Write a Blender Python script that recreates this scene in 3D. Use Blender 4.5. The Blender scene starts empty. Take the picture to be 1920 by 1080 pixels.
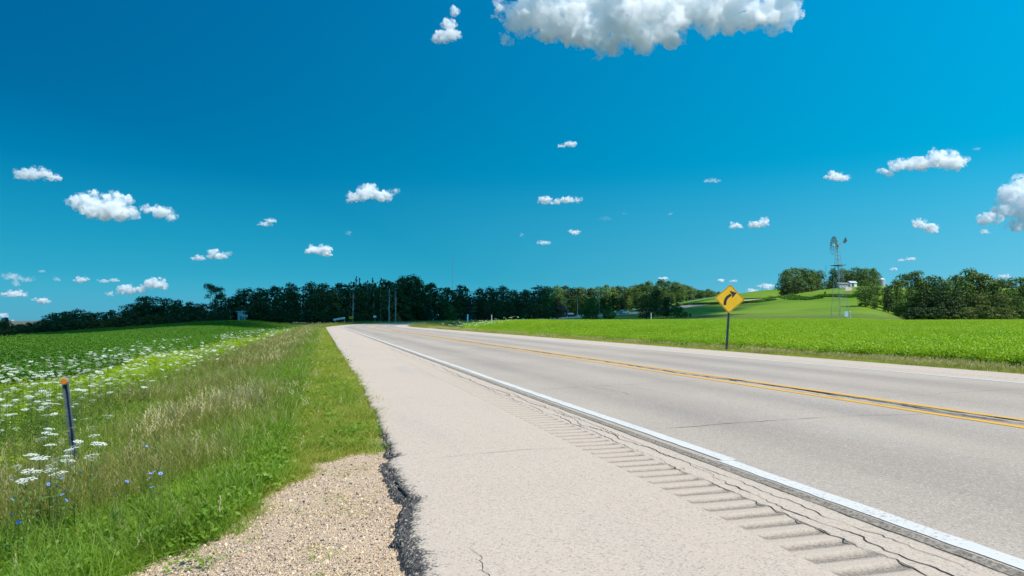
import bpy, bmesh, math, random
import numpy as np
from mathutils import Vector, Matrix, Euler
R = math.radians
random.seed(7); rng = np.random.default_rng(7)
S = bpy.context.scene
COL = S.collection
# ------------------------------------------------------------------ camera
CAMH = 1.05; F = 1280.0; PITCH = math.atan(60 / F)
cam_d = bpy.data.cameras.new('camera'); cam = bpy.data.objects.new('camera', cam_d); COL.objects.link(cam)
cam_d.sensor_width = 36; cam_d.lens = 24; cam_d.clip_start = 0.05; cam_d.clip_end = 40000
cam.location = (0, 0, CAMH); cam.rotation_euler = (R(90) + PITCH, 0, 0)
S.camera = cam
# ------------------------------------------------------------------ world, sun, exposure
SUN_AZ, SUN_EL = 127.0, 53.0
SUN = Vector((math.sin(R(SUN_AZ)) * math.cos(R(SUN_EL)), math.cos(R(SUN_AZ)) * math.cos(R(SUN_EL)), math.sin(R(SUN_EL))))
W = bpy.data.worlds.new('World'); S.world = W; W.use_nodes = True
def make_world():
    nt = W.node_tree; N = nt.nodes; L = nt.links; N.clear()
    out = N.new('ShaderNodeOutputWorld'); bg = N.new('ShaderNodeBackground')
    sky = N.new('ShaderNodeTexSky'); sky.sky_type = 'NISHITA'; sky.sun_disc = False
    sky.sun_elevation = R(SUN_EL); sky.sun_rotation = R(SUN_AZ); sky.air_density = 1.0; sky.dust_density = 0.6; sky.ozone_density = 2.0
    bw = N.new('ShaderNodeRGBToBW'); L.new(sky.outputs[0], bw.inputs[0])
    pw = N.new('ShaderNodeMath'); pw.operation = 'POWER'; pw.inputs[1].default_value = .25; L.new(bw.outputs[0], pw.inputs[0])
    # the polarised blue of a clear sky: deepest a quarter turn away from the sun, paler towards it and low down
    tc = N.new('ShaderNodeTexCoord')
    dot = N.new('ShaderNodeVectorMath'); dot.operation = 'DOT_PRODUCT'; dot.inputs[1].default_value = SUN
    L.new(tc.outputs['Generated'], dot.inputs[0])
    mr = N.new('ShaderNodeMapRange'); mr.inputs[1].default_value = -0.34; mr.inputs[2].default_value = 0.32
    L.new(dot.outputs['Value'], mr.inputs[0])
    def ramp(stops):
        c = N.new('ShaderNodeValToRGB'); c.color_ramp.interpolation = 'CARDINAL'; e = c.color_ramp.elements
        while len(e) < len(stops): e.new(.5)
        for k, (p, col) in enumerate(stops): e[k].position = p; e[k].color = (*col, 1)
        return c
    sep = N.new('ShaderNodeSeparateXYZ'); L.new(tc.outputs['Generated'], sep.inputs[0])
    def byheight(stops):
        c = ramp(stops); L.new(sep.outputs['Z'], c.inputs[0]); return c.outputs[0]
    left = byheight([(0.0, SKY_L[0]), (.06, SKY_L[1]), (.20, SKY_L[2]), (.42, SKY_L[3]), (1, SKY_L[4])])
    right = byheight([(0.0, SKY_R[0]), (.06, SKY_R[1]), (.20, SKY_R[2]), (.42, SKY_R[3]), (1, SKY_R[4])])
    mx = N.new('ShaderNodeMix'); mx.data_type = 'RGBA'; L.new(mr.outputs[0], mx.inputs[0]); L.new(left, mx.inputs[6]); L.new(right, mx.inputs[7])
    mul = N.new('ShaderNodeVectorMath'); mul.operation = 'SCALE'; L.new(mx.outputs[2], mul.inputs[0]); L.new(pw.outputs[0], mul.inputs['Scale'])
    L.new(mul.outputs[0], bg.inputs[0]); bg.inputs[1].default_value = 0.5
    L.new(bg.outputs[0], out.inputs[0])
SKY_L = [(.09, .40, .56), (.03, .36, .54), (.0, .23, .47), (.0, .080, .28), (.0, .05, .22)]
SKY_R = [(.29, .69, .88), (.19, .65, .88), (.010, .54, .90), (.0, .43, .88), (.06, .30, .68)]
make_world()
sd = bpy.data.lights.new('sun', 'SUN'); sd.energy = 4.0; sd.angle = R(0.5); sd.color = (1.0, 0.955, 0.89)
sun = bpy.data.objects.new('sun', sd); COL.objects.link(sun)
sun.rotation_euler = SUN.to_track_quat('Z', 'Y').to_euler(); sun.location = (20, -10, 40)
S.view_settings.view_transform = 'Standard'; S.view_settings.look = 'None'
S.view_settings.gamma = 1; S.view_settings.exposure = 0.45
S.render.engine = 'CYCLES'
S.cycles.max_bounces = 26; S.cycles.diffuse_bounces = 3; S.cycles.transparent_max_bounces = 40
S.cycles.use_denoising = True; S.cycles.volume_bounces = 24; S.cycles.volume_step_rate = 1.0; S.cycles.volume_max_steps = 256

# ------------------------------------------------------------------ helpers
def tag(o, label=None, cat=None, group=None, kind=None):
    if label: o['label'] = label
    if cat: o['category'] = cat
    if group: o['group'] = group
    if kind: o['kind'] = kind
    return o
def empty(name, loc, rz=0.0):
    o = bpy.data.objects.new(name, None); COL.objects.link(o); o.location = loc; o.rotation_euler = (0, 0, rz)
    o.empty_display_size = 0.2; return o
def link_mesh(name, verts, faces, mat, parent=None, smooth=False, link=True):
    me = bpy.data.meshes.new(name); me.from_pydata([tuple(map(float, v)) for v in verts], [], [tuple(f) for f in faces]); me.update()
    if mat: me.materials.append(mat)
    if smooth: me.polygons.foreach_set('use_smooth', [True] * len(me.polygons))
    o = bpy.data.objects.new(name, me)
    if link: COL.objects.link(o)
    if parent: o.parent = parent
    return o
def fast_mesh(name, V, Q, mat=None, smooth=False, k=4):
    """numpy verts (n,3), faces (m,k)"""
    me = bpy.data.meshes.new(name); V = np.asarray(V, np.float32); Q = np.asarray(Q, np.int32)
    me.vertices.add(len(V)); me.vertices.foreach_set('co', V.ravel())
    me.loops.add(Q.size); me.loops.foreach_set('vertex_index', Q.ravel())
    me.polygons.add(len(Q)); me.polygons.foreach_set('loop_start', np.arange(0, Q.size, k, dtype=np.int32))
    if smooth: me.polygons.foreach_set('use_smooth', np.ones(len(Q), bool))
    me.update(calc_edges=True)
    if mat: me.materials.append(mat)
    return me
def add_obj(name, me, parent=None, link=True):
    o = bpy.data.objects.new(name, me)
    if link: COL.objects.link(o)
    if parent: o.parent = parent
    return o
class MB:
    """collects shapes into one mesh"""
    def __init__(s): s.v = []; s.f = []
    def box(s, c, d, rot=None, taper=1.0):
        b = len(s.v); M = rot.to_matrix() if rot else Matrix.Identity(3)
        for z in (-.5, .5):
            t = taper if z > 0 else 1.0
            for x, y in ((-.5, -.5), (.5, -.5), (.5, .5), (-.5, .5)):
                s.v.append(Vector(c) + M @ Vector((x * d[0] * t, y * d[1] * t, z * d[2])))
        for f in ((0, 3, 2, 1), (4, 5, 6, 7), (0, 1, 5, 4), (1, 2, 6, 5), (2, 3, 7, 6), (3, 0, 4, 7)): s.f.append(tuple(b + i for i in f))
        return s
    def tube(s, p, q, r, r2=None, n=6):
        p = Vector(p); q = Vector(q); r2 = r if r2 is None else r2; d = (q - p).normalized()
        a = d.orthogonal().normalized(); c = d.cross(a); b = len(s.v)
        for P, rr in ((p, r), (q, r2)):
            for i in range(n):
                t = 2 * math.pi * i / n; s.v.append(P + (a * math.cos(t) + c * math.sin(t)) * rr)
        for i in range(n):
            j = (i + 1) % n; s.f.append((b + i, b + j, b + n + j, b + n + i))
        s.f.append(tuple(b + i for i in reversed(range(n)))); s.f.append(tuple(b + n + i for i in range(n)))
        return s
    def prism(s, pts, ax, t):
        """extrude closed polygon pts (3D) by vector ax*t"""
        b = len(s.v); n = len(pts); ax = Vector(ax) * t
        for p in pts: s.v.append(Vector(p))
        for p in pts: s.v.append(Vector(p) + ax)
        s.f.append(tuple(b + i for i in reversed(range(n)))); s.f.append(tuple(b + n + i for i in range(n)))
        for i in range(n):
            j = (i + 1) % n; s.f.append((b + i, b + j, b + n + j, b + n + i))
        return s
    def build(s, name, mat, parent=None, smooth=False):
        return link_mesh(name, s.v, s.f, mat, parent, smooth)
def sm(a, b, x):
    t = np.clip((np.asarray(x, float) - a) / (b - a), 0, 1); return t * t * (3 - 2 * t)
def ray(px, py, Y):
    xc = (px - 960) / F; yc = (540 - py) / F; c, s_ = math.cos(PITCH), math.sin(PITCH); d = c - yc * s_
    return Vector((xc * Y / d, Y, CAMH + (s_ + yc * c) / d * Y))
# cheap value noise in numpy
_perm = rng.random((256, 256))
def vnoise(x, y):
    xi = np.floor(x).astype(int); yi = np.floor(y).astype(int); xf = x - xi; yf = y - yi
    xf = xf * xf * (3 - 2 * xf); yf = yf * yf * (3 - 2 * yf)
    g = lambda a, b: _perm[a % 256, b % 256]
    return (g(xi, yi) * (1 - xf) + g(xi + 1, yi) * xf) * (1 - yf) + (g(xi, yi + 1) * (1 - xf) + g(xi + 1, yi + 1) * xf) * yf
def fbm(x, y, o=4):
    t = 0; a = 0.5
    for i in range(o): t = t + a * vnoise(x * 2 ** i + 17 * i, y * 2 ** i + 31 * i); a *= .5
    return t / (1 - .5 ** o)

# ------------------------------------------------------------------ materials
def mat_base(name, rough=0.9, spec=0.2):
    m = bpy.data.materials.new(name); m.use_nodes = True; nt = m.node_tree
    b = nt.nodes['Principled BSDF']; b.inputs['Roughness'].default_value = rough
    b.inputs['Specular IOR Level'].default_value = spec
    return m, nt, b
class G:
    """tiny node-graph helper"""
    def __init__(s, nt): s.nt = nt; s.N = nt.nodes; s.L = nt.links
    def n(s, t, **k):
        o = s.N.new(t)
        for a, v in k.items(): setattr(o, a, v)
        return o
    def set(s, sock, v):
        if hasattr(v, 'is_output'): s.L.new(v, sock)
        else: sock.default_value = v
    def math(s, op, a, b=None, c=None):
        o = s.n('ShaderNodeMath', operation=op); s.set(o.inputs[0], a)
        if b is not None: s.set(o.inputs[1], b)
        if c is not None: s.set(o.inputs[2], c)
        return o.outputs[0]
    def mix(s, f, a, b, mode='MIX'):
        o = s.n('ShaderNodeMix', data_type='RGBA', blend_type=mode); s.set(o.inputs[0], f)
        a = a if hasattr(a, 'is_output') or len(a) == 4 else (*a, 1); b = b if hasattr(b, 'is_output') or len(b) == 4 else (*b, 1)
        s.set(o.inputs[6], a); s.set(o.inputs[7], b); return o.outputs[2]
    def noise(s, vec, scale, detail=3, rough=.55, w=None):
        o = s.n('ShaderNodeTexNoise'); s.L.new(vec, o.inputs['Vector']); o.inputs['Scale'].default_value = scale
        o.inputs['Detail'].default_value = detail; o.inputs['Roughness'].default_value = rough; return o.outputs['Fac']
    def vor(s, vec, scale, out='Distance', feat='F1'):
        o = s.n('ShaderNodeTexVoronoi', feature=feat); s.L.new(vec, o.inputs['Vector']); o.inputs['Scale'].default_value = scale
        return o.outputs[out]
    def rng(s, v, a, b, c=0., d=1., smooth=True):
        o = s.n('ShaderNodeMapRange'); o.interpolation_type = 'SMOOTHSTEP' if smooth else 'LINEAR'
        s.set(o.inputs[0], v); o.inputs[1].default_value = a; o.inputs[2].default_value = b
        o.inputs[3].default_value = c; o.inputs[4].default_value = d; return o.outputs[0]
    def attr(s, name):
        o = s.n('ShaderNodeAttribute', attribute_name=name); return o
    def pos(s): return s.n('ShaderNodeNewGeometry').outputs['Position']
    def bump(s, h, st, dist):
        o = s.n('ShaderNodeBump'); s.set(o.inputs['Height'], h); o.inputs['Strength'].default_value = st; o.inputs['Distance'].default_value = dist
        return o.outputs[0]
def flat(name, col, rough=.7, spec=.3, metal=0, var=.12, scale=6.0, bump=0.0):
    m, nt, b = mat_base(name, rough, spec); g = G(nt)
    tc = g.n('ShaderNodeTexCoord').outputs['Object']
    nz = g.noise(tc, scale, 5, .65)
    c = g.mix(g.rng(nz, .3, .7), tuple(x * (1 - var) for x in col), tuple(min(1, x * (1 + var)) for x in col))
    nt.links.new(c, b.inputs['Base Color']); b.inputs['Metallic'].default_value = metal
    if bump: nt.links.new(g.bump(nz, bump, .01), b.inputs['Normal'])
    return m
def leafmat(name, c1, c2, trans=.3, c3=None, patch=0.08, rough=.6, gloss=.03):
    """foliage: colour differs by plant and by patches of ground"""
    m = bpy.data.materials.new(name); m.use_nodes = True; nt = m.node_tree; g = G(nt); nt.nodes.clear()
    out = g.n('ShaderNodeOutputMaterial')
    oi = g.n('ShaderNodeObjectInfo'); pos = g.pos()
    nz = g.noise(pos, patch, 4, .6); fine = g.noise(pos, 3.0, 2, .5)
    f = g.math('ADD', g.math('MULTIPLY', oi.outputs['Random'], .45), g.math('MULTIPLY', g.rng(nz, .35, .65), .55))
    col = g.mix(f, c1, c2)
    if c3: col = g.mix(g.rng(g.math('ADD', nz, g.math('MULTIPLY', g.math('SUBTRACT', oi.outputs['Random'], .5), .25)), .55, .68), col, c3)
    col = g.mix(g.rng(fine, .3, .7, 0, .35), col, tuple(x * .62 for x in c1))
    d = g.n('ShaderNodeBsdfDiffuse'); t = g.n('ShaderNodeBsdfTranslucent'); mx = g.n('ShaderNodeMixShader'); mx.inputs[0].default_value = trans
    g.L.new(col, d.inputs[0])
    tcol = g.mix(1.0, col, (1.25, 1.15, .55), 'MULTIPLY'); g.L.new(tcol, t.inputs[0])
    g.L.new(d.outputs[0], mx.inputs[1]); g.L.new(t.outputs[0], mx.inputs[2])
    gl = g.n('ShaderNodeBsdfGlossy'); gl.inputs['Roughness'].default_value = rough; gl.inputs[0].default_value = (.8, .9, .8, 1)
    m3 = g.n('ShaderNodeMixShader'); m3.inputs[0].default_value = gloss
    g.L.new(mx.outputs[0], m3.inputs[1]); g.L.new(gl.outputs[0], m3.inputs[2]); g.L.new(m3.outputs[0], out.inputs[0])
    return m

# ------------------------------------------------------------------ road course
DC = 6.82                      # road centre, metres right of the camera measured square to the road
PX, PY = .963, .2695           # square to the road, to the right
NRM = math.hypot(PX, PY); PX /= NRM; PY /= NRM
TX, TY = -PY, PX               # along the road
DS = 1.0; S0, S1, S_CURVE, RAD = -40, 560, 96.0, 190.0
def course():
    pts = []; x, y = DC * PX + S0 * TX, DC * PY + S0 * TY; th = math.atan2(TX, TY); s = S0
    while s <= S1 + .001:
        pts.append((s, x, y, th))
        if s >= S_CURVE and th < R(50): th += DS / RAD
        elif s > 330 and th < R(68): th += DS / 600
        x += math.sin(th) * DS; y += math.cos(th) * DS; s += DS
    return np.array(pts)
RC = course(); RS, RX, RY, RT = RC.T
RZ = np.interp(RS, [-40, 80, 120, 150, 200, 255, 290, 320, 350, 385, 430, 560], [0, 0, .0, .25, .45, .7, 2.0, 3.6, 6.0, 9.4, 12.5, 17])
RZ = np.convolve(np.pad(RZ, 12, 'edge'), np.ones(25) / 25, 'valid')
DL0, DR0 = .65, 13.2
def dl_edge(s):                 # left pavement edge
    return np.interp(s, [0, 2.8, 3.6, 5.4, 7.5, 12, 400], [.42, .43, .47, .54, .62, .66, .66])
def rpos(s, D):                 # point of the road at station s and offset D
    s = np.asarray(s, float); D = np.asarray(D, float)
    th = np.interp(s, RS, RT); x = np.interp(s, RS, RX); y = np.interp(s, RS, RY); z = np.interp(s, RS, RZ)
    o = D - DC
    return x + np.cos(th) * o, y - np.sin(th) * o, z
def road_coords(x, y):
    x = np.asarray(x, float).ravel(); y = np.asarray(y, float).ravel()
    s = np.empty_like(x); D = np.empty_like(x)
    for i in range(0, len(x), 20000):
        xx = x[i:i + 20000, None]; yy = y[i:i + 20000, None]
        k = np.argmin((xx - RX) ** 2 + (yy - RY) ** 2, axis=1)
        dx = x[i:i + 20000] - RX[k]; dy = y[i:i + 20000] - RY[k]; th = RT[k]
        D[i:i + 20000] = DC + dx * np.cos(th) - dy * np.sin(th)
        s[i:i + 20000] = RS[k] + dx * np.sin(th) + dy * np.cos(th)
    return s, D
# ------------------------------------------------------------------ terrain height
def hill(x, y):
    dx = x - 186; dy = y - 405
    sx = np.where(dx < 0, 76.0, 300.0); pxh = 960 + F * x / np.maximum(y, 1); sy = np.where(dy < 0, 125.0 - 62 * sm(1600, 1760, pxh), 260.0)
    return 20.9 * np.exp(-dx * dx / (2 * sx * sx) - dy * dy / (2 * sy * sy))
def leftfield(x, y):
    yy = np.minimum(y, 138.0)
    p = .065 + .068 * x + .0363 * yy
    c = 1.12; k = .5
    h = np.clip(.5 + .5 * (c - p) / k, 0, 1); p = c * (1 - h) + p * h - k * h * (1 - h)
    p = np.maximum(p, -9)
    return p - .42 - .012 * np.clip(y - 138, 0, 90)
def gz(x, y, s=None, D=None):
    shp = np.shape(x); x = np.asarray(x, float).ravel(); y = np.asarray(y, float).ravel()
    if s is None: s, D = road_coords(x, y)
    r = np.hypot(x, y)
    zr = np.interp(s, RS, RZ)
    near_s = (s > S0 + 1) & (s < S1 - 1)
    hl = hill(x, y)
    lf = leftfield(x, y); wl = 1 - sm(-46, -12, x - .0 * y)
    wl = wl * sm(0, 6, y)
    rf = np.where(D > DR0, .62 * sm(18, 80, y) * (1 - sm(95, 160, y)), .1)
    nat = hl + lf * wl + rf * (1 - wl) * (1 - .6 * sm(150, 260, y)) + (fbm(x / 23, y / 23, 3) - .5) * .25 * sm(12, 60, r)
    margin = np.maximum(0., .02 * r - .3)
    le = np.where(s < 60, dl_edge(s), DL0)
    tl = le - D - margin; tr = D - DR0 - margin
    lprof = -.055 - .34 * sm(.35, 2.8, tl) + .10 * sm(4.2, 7.5, tl); rprof = -.05 - .16 * sm(.3, 2.2, tr)
    far = sm(60, 140, s)
    z = np.where(D < DC,
                 zr + lprof + (nat - zr - lprof) * sm(5.0, 13.0 + 6 * far, tl),
                 zr + rprof + (nat - zr - rprof) * sm(2.0, 8.0 + 10 * far, tr))
    ins = (tl < 0) & (tr < 0) & near_s
    z = np.where(ins, zr - .13, z)
    # ground is lowest far behind the camera
    z = z + (fbm(x * 1.7 + 5, y * 1.7, 3) - .5) * .05 * sm(0.5, 2.5, np.maximum(tl, tr))
    return z.reshape(shp)
def gzs(x, y): return float(gz(np.array([x]), np.array([y]))[0])
# gravel patch beside the pavement near the camera
GY = [-3, 0, 2.0, 2.8, 3.45, 3.73, 4.48, 5.17, 5.8, 6.2]; GX = [-2.7, -2.5, -2.2, -2.02, -1.80, -1.52, -1.52, -1.46, -1.36, -1.15]
def gravel_mask(x, y, D):
    xl = np.interp(y, GY, GX) + (fbm(x * 3, y * 3, 3) - .5) * .35
    m = sm(-.20, .16, x - xl) * (1 - sm(5.5, 6.3, y + (fbm(x * 4 + 9, y * 4, 3) - .5) * 2.6))
    return m * (D < .75)
exec_ground = True
# ------------------------------------------------------------------ ground sheet
def crop_left_mask(x, y, s, D):
    e = -5.4 + .012 * np.clip(s, 0, 100)
    return sm(.3, -.3, D - e + (vnoise(s * .3, D * 0) - .5) * .8) * (D < 0) * (s < 205) * (y < 150)
def crop_right_mask(x, y, s, D):
    return sm(-.3, .3, D - 16.2 + (vnoise(s * .4, D * 0 + 3) - .5) * .8) * (y < 112) * (D > DC) * sm(1.01, .99, np.hypot(x - 20, y) / 118)
def make_ground():
    rs = [0.35]
    while rs[-1] < 9000: rs.append(rs[-1] * (1.026 if rs[-1] > 25 else 1.02) if rs[-1] < 700 else rs[-1] * 1.15)
    rs = np.array(rs)
    az = np.concatenate([np.arange(-48, 48, .2), np.arange(48, 312, 3.0)])
    A, Rr = np.meshgrid(np.radians(az), rs); X = Rr * np.sin(A); Y = Rr * np.cos(A)
    x = np.append(X.ravel(), 0); y = np.append(Y.ravel(), 0)
    s, D = road_coords(x, y); z = gz(x, y, s, D)
    n = len(az); m = len(rs)
    i = np.arange(m - 1)[:, None] * n; j = np.arange(n)[None, :]; j2 = (j + 1) % n
    Q = np.stack([i + j, i + n + j, i + n + j2, i + j2], -1).reshape(-1, 4)
    Q = Q[:, ::-1]
    me = fast_mesh('ground', np.stack([x, y, z], 1), Q, None, True)
    # centre fan
    c = n * m
    bm = bmesh.new(); bm.from_mesh(me); bm.verts.ensure_lookup_table()
    for k in range(n): bm.faces.new((bm.verts[c], bm.verts[(k + 1) % n], bm.verts[k])) if True else None
    bmesh.ops.recalc_face_normals(bm, faces=bm.faces)
    bm.to_mesh(me); bm.free()
    if me.polygons[1000].normal.z < 0: me.flip_normals()
    def at(name, v):
        a = me.attributes.new(name, 'FLOAT', 'POINT'); a.data.foreach_set('value', np.asarray(v, np.float32))
    at('gravel', gravel_mask(x, y, D)); at('crop', np.maximum(crop_left_mask(x, y, s, D), crop_right_mask(x, y, s, D)))
    at('off', D); at('near_road', np.where(D < DC, sm(-6.5, -4.5, D), 1 - sm(15.2, 16.6, D)) * (s < 420) * (s > -38))
    at('hillf', sm(1.2, 4.0, hill(x, y)) * (y > 90))
    dry = sm(128, 131, y) * (1 - sm(137, 139, y)) * sm(-56, -52, x) * (1 - sm(-46, -43, x)) * (x < 0)
    at('dry', dry)
    o = add_obj('ground', me); me.polygons.foreach_set('use_smooth', np.ones(len(me.polygons), bool))
    m_, nt, b = mat_base('ground_soil_and_grass', .95, .1); g = G(nt); pos = g.pos()
    A_ = lambda nme: g.attr(nme).outputs['Fac']
    big = g.noise(pos, .03, 4, .6); mid = g.noise(pos, .6, 5, .6); fine = g.noise(pos, 9, 4, .7)
    # meadow and hill grass
    meadow = g.mix(g.rng(mid, .3, .7), (.085, .125, .022), (.14, .19, .035))
    hillc = g.mix(g.rng(big, .35, .65), (.105, .215, .013), (.165, .275, .018))
    hillc = g.mix(g.rng(fine, .35, .65, 0, .4), hillc, (.08, .12, .02))
    wv = g.n('ShaderNodeTexNoise'); mp = g.n('ShaderNodeMapping'); g.L.new(pos, mp.inputs[0]); mp.inputs['Scale'].default_value = (.012, .06, .3)
    mp.inputs['Rotation'].default_value = (0, 0, R(12))
    g.L.new(mp.outputs[0], wv.inputs['Vector']); wv.inputs['Scale'].default_value = 1.0; wv.inputs['Detail'].default_value = 3
    hillc = g.mix(g.rng(wv.outputs['Fac'], .45, .6, 0, .32), hillc, (.20, .25, .045))
    col = g.mix(A_('hillf'), meadow, hillc)
    verge = g.mix(g.rng(mid, .35, .65), (.13, .18, .03), (.24, .23, .08))
    col = g.mix(A_('near_road'), col, verge)
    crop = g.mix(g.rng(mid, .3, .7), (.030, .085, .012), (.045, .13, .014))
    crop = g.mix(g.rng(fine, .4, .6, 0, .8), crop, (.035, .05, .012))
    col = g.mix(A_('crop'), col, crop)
    col = g.mix(A_('dry'), col, (.30, .25, .14))
    dist = g.n('ShaderNodeVectorMath', operation='LENGTH'); g.L.new(pos, dist.inputs[0])
    col = g.mix(g.rng(dist.outputs['Value'], 520, 900), col, g.mix(g.rng(g.noise(pos, .004, 3, .6), .4, .6), (.085, .10, .075), (.16, .155, .12)))
    # gravel: tan stones with darker grit
    v = g.n('ShaderNodeTexVoronoi'); g.L.new(pos, v.inputs['Vector']); v.inputs['Scale'].default_value = 120
    v2 = g.n('ShaderNodeTexVoronoi'); g.L.new(pos, v2.inputs['Vector']); v2.inputs['Scale'].default_value = 200
    sep = g.n('ShaderNodeSeparateColor'); g.L.new(v.outputs['Color'], sep.inputs[0])
    sep2 = g.n('ShaderNodeSeparateColor'); g.L.new(v2.outputs['Color'], sep2.inputs[0])
    gr = g.mix(sep.outputs[0], (.50, .35, .22), (.80, .62, .44))
    gr = g.mix(g.rng(sep.outputs[1], .82, .86), gr, (.10, .085, .085))
    gr = g.mix(g.rng(sep2.outputs[0], .3, 1, 0, .5), gr, (.62, .46, .32))
    gr = g.mix(g.rng(g.noise(pos, 1.6, 4, .6), .48, .66, 0, .8), gr, (.66, .50, .35))
    gm = g.rng(g.math('ADD', A_('gravel'), g.math('MULTIPLY', g.math('SUBTRACT', g.noise(pos, 12, 4, .7), .5), .9)), .35, .6)
    col = g.mix(gm, col, gr)
    g.L.new(col, b.inputs['Base Color'])
    h = g.math('ADD', g.math('MULTIPLY', g.math('SUBTRACT', 1, v.outputs['Distance']), gm), g.math('MULTIPLY', g.noise(pos, 5, 4, .7), .6))
    g.L.new(g.bump(h, .9, .012), b.inputs['Normal'])
    me.materials.clear(); me.materials.append(m_)
    tag(o, 'farmland ground with gravel patch, verges, fields and a green hill', 'ground', kind='structure')
    return o
make_ground()

# ------------------------------------------------------------------ road
def m_road():
    m, nt, b = mat_base('weathered_asphalt', .88, .25); g = G(nt); pos = g.pos()
    uv = g.n('ShaderNodeUVMap', uv_map='lane').outputs[0]; sp = g.n('ShaderNodeSeparateXYZ'); g.L.new(uv, sp.inputs[0]); D = sp.outputs[0]
    mp = g.n('ShaderNodeMapping'); g.L.new(uv, mp.inputs[0]); mp.inputs['Scale'].default_value = (1.1, .11, 1)
    st = g.n('ShaderNodeTexNoise'); g.L.new(mp.outputs[0], st.inputs['Vector']); st.inputs['Scale'].default_value = 1; st.inputs['Detail'].default_value = 4; st.inputs['Roughness'].default_value = .6
    base = g.mix(g.rng(g.noise(pos, .35, 4, .6), .3, .7), (.420, .340, .272), (.470, .388, .312))
    shoulder = g.mix(g.noise(pos, .5, 5, .6), (.520, .412, .322), (.575, .466, .368))
    isl = g.math('MULTIPLY', g.rng(D, 2.7, 2.86), g.rng(D, 11.35, 11.2))
    col = g.mix(isl, shoulder, base)
    # worn wheel tracks
    w = None
    for c, wd, k in ((4.05, .55, .8), (5.85, .5, .65), (8.1, .5, .65), (9.95, .55, .8)):
        q = g.math('DIVIDE', g.math('SUBTRACT', D, c), wd); e = g.math('MULTIPLY', g.math('POWER', 2.718, g.math('MULTIPLY', g.math('MULTIPLY', q, q), -1.)), k)
        w = e if w is None else g.math('ADD', w, e)
    w = g.math('MULTIPLY', w, g.rng(st.outputs['Fac'], .25, .75, .35, 1.15))
    col = g.mix(g.math('MINIMUM', w, 1), col, (.282, .234, .196))
    col = g.mix(g.rng(st.outputs['Fac'], .5, .75, 0, .35), col, (.33, .31, .285))
    # aggregate speckle
    v = g.n('ShaderNodeTexVoronoi'); g.L.new(pos, v.inputs['Vector']); v.inputs['Scale'].default_value = 110
    sc = g.n('ShaderNodeSeparateColor'); g.L.new(v.outputs['Color'], sc.inputs[0])
    col = g.mix(g.rng(sc.outputs[0], .78, .9, 0, .42), col, (.16, .145, .14))
    col = g.mix(g.rng(sc.outputs[1], .75, .95, 0, .5), col, (.66, .56, .45))
    sp2 = g.noise(pos, 60, 3, .8)
    col = g.mix(g.rng(sp2, .55, .75, 0, .35), col, (.20, .18, .17))
    spots = g.noise(pos, 14, 3, .6); col = g.mix(g.rng(spots, .70, .76, 0, .5), col, (.2, .18, .165))
    wn = g.attr('worn').outputs['Fac']; wz = g.math('ADD', g.math('ADD', g.math('MULTIPLY', g.noise(pos, 110, 3, .8), .35), g.math('MULTIPLY', sc.outputs[2], .42)), g.math('MULTIPLY', g.noise(pos, 11, 3, .6), .6))
    col = g.mix(g.rng(g.math('ADD', wz, g.math('MULTIPLY', wn, .60)), 1.08, 1.20, 0, .82), col, (.045, .042, .040))
    g.L.new(col, b.inputs['Base Color'])
    h = g.math('ADD', g.noise(pos, 140, 3, .7), g.math('MULTIPLY', sc.outputs[2], .6))
    g.L.new(g.bump(h, .55, .004), b.inputs['Normal'])
    return m
M_ROAD = m_road()
def sheet(name, ss, Ds, zf, mat, parent=None, smooth=True):
    """ss (n,), Ds: (n,k) or (k,), zf(s,D)->extra height"""
    ss = np.asarray(ss, float); Ds = np.asarray(Ds, float)
    if Ds.ndim == 1: Ds = np.tile(Ds, (len(ss), 1))
    Sg = np.tile(ss[:, None], (1, Ds.shape[1]))
    x, y, z = rpos(Sg, Ds); z = z + zf(Sg, Ds)
    n, k = Ds.shape; i = np.arange(n - 1)[:, None] * k; j = np.arange(k - 1)[None, :]
    Q = np.stack([i + j, i + j + 1, i + k + j + 1, i + k + j], -1).reshape(-1, 4)
    me = fast_mesh(name, np.stack([x, y, z], -1).reshape(-1, 3), Q, mat, smooth)
    uvl = me.uv_layers.new(name='lane'); uv = np.stack([Ds, Sg], -1).reshape(-1, 2)[Q.ravel()]
    uvl.data.foreach_set('uv', uv.astype(np.float32).ravel())
    return add_obj(name, me, parent)
Z0 = lambda s, D: 0 * s
crown = Z0
s_long = np.arange(S0 + 1, S1 - 1, 1.0)
fine_s = np.concatenate([np.arange(S0 + 1, 1, 1.), np.arange(1, 16, .0125), np.arange(16, 30, .04), np.arange(30, 80, .2), np.arange(80, S1 - 1, 1.)])
def edge_fn(s):
    e = dl_edge(s) + (vnoise(s * 3.1, s * 0) - .5) * .07 + (vnoise(s * 9, s * 0 + 5) - .5) * .03 + (vnoise(s * 22, s * 0 + 9) - .5) * .024 + (vnoise(s * 60, s * 0 + 1) - .5) * .014
    e = e + .10 * np.exp(-((s - 5.45) / .10) ** 2) + .05 * np.exp(-((s - 4.1) / .12) ** 2) - .03 * np.exp(-((s - 3.3) / .3) ** 2)
    return np.where(s > 80, DL0, e)
road = sheet('road', s_long, np.array([1.2, 2.06]), Z0, M_ROAD)
tag(road, 'two lane grey highway curving right', 'road', kind='structure')
ed = edge_fn(fine_s)
def edge_drop(s, D):            # edge crumbles down
    e = edge_fn(s); return np.where(D <= e + .001, -.03, np.where(D < e + .01, -.006 - .005 * vnoise(s * 40, s * 0), np.where(D < e + .04, -.002, 0)))
DsE = np.stack([ed - .002, ed + .006, ed + .03, ed + .07, ed + .13, np.full_like(ed, 1.2)], 1)
o_ = sheet('shoulder_edge', fine_s, DsE, edge_drop, M_ROAD, road, smooth=False)
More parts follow.
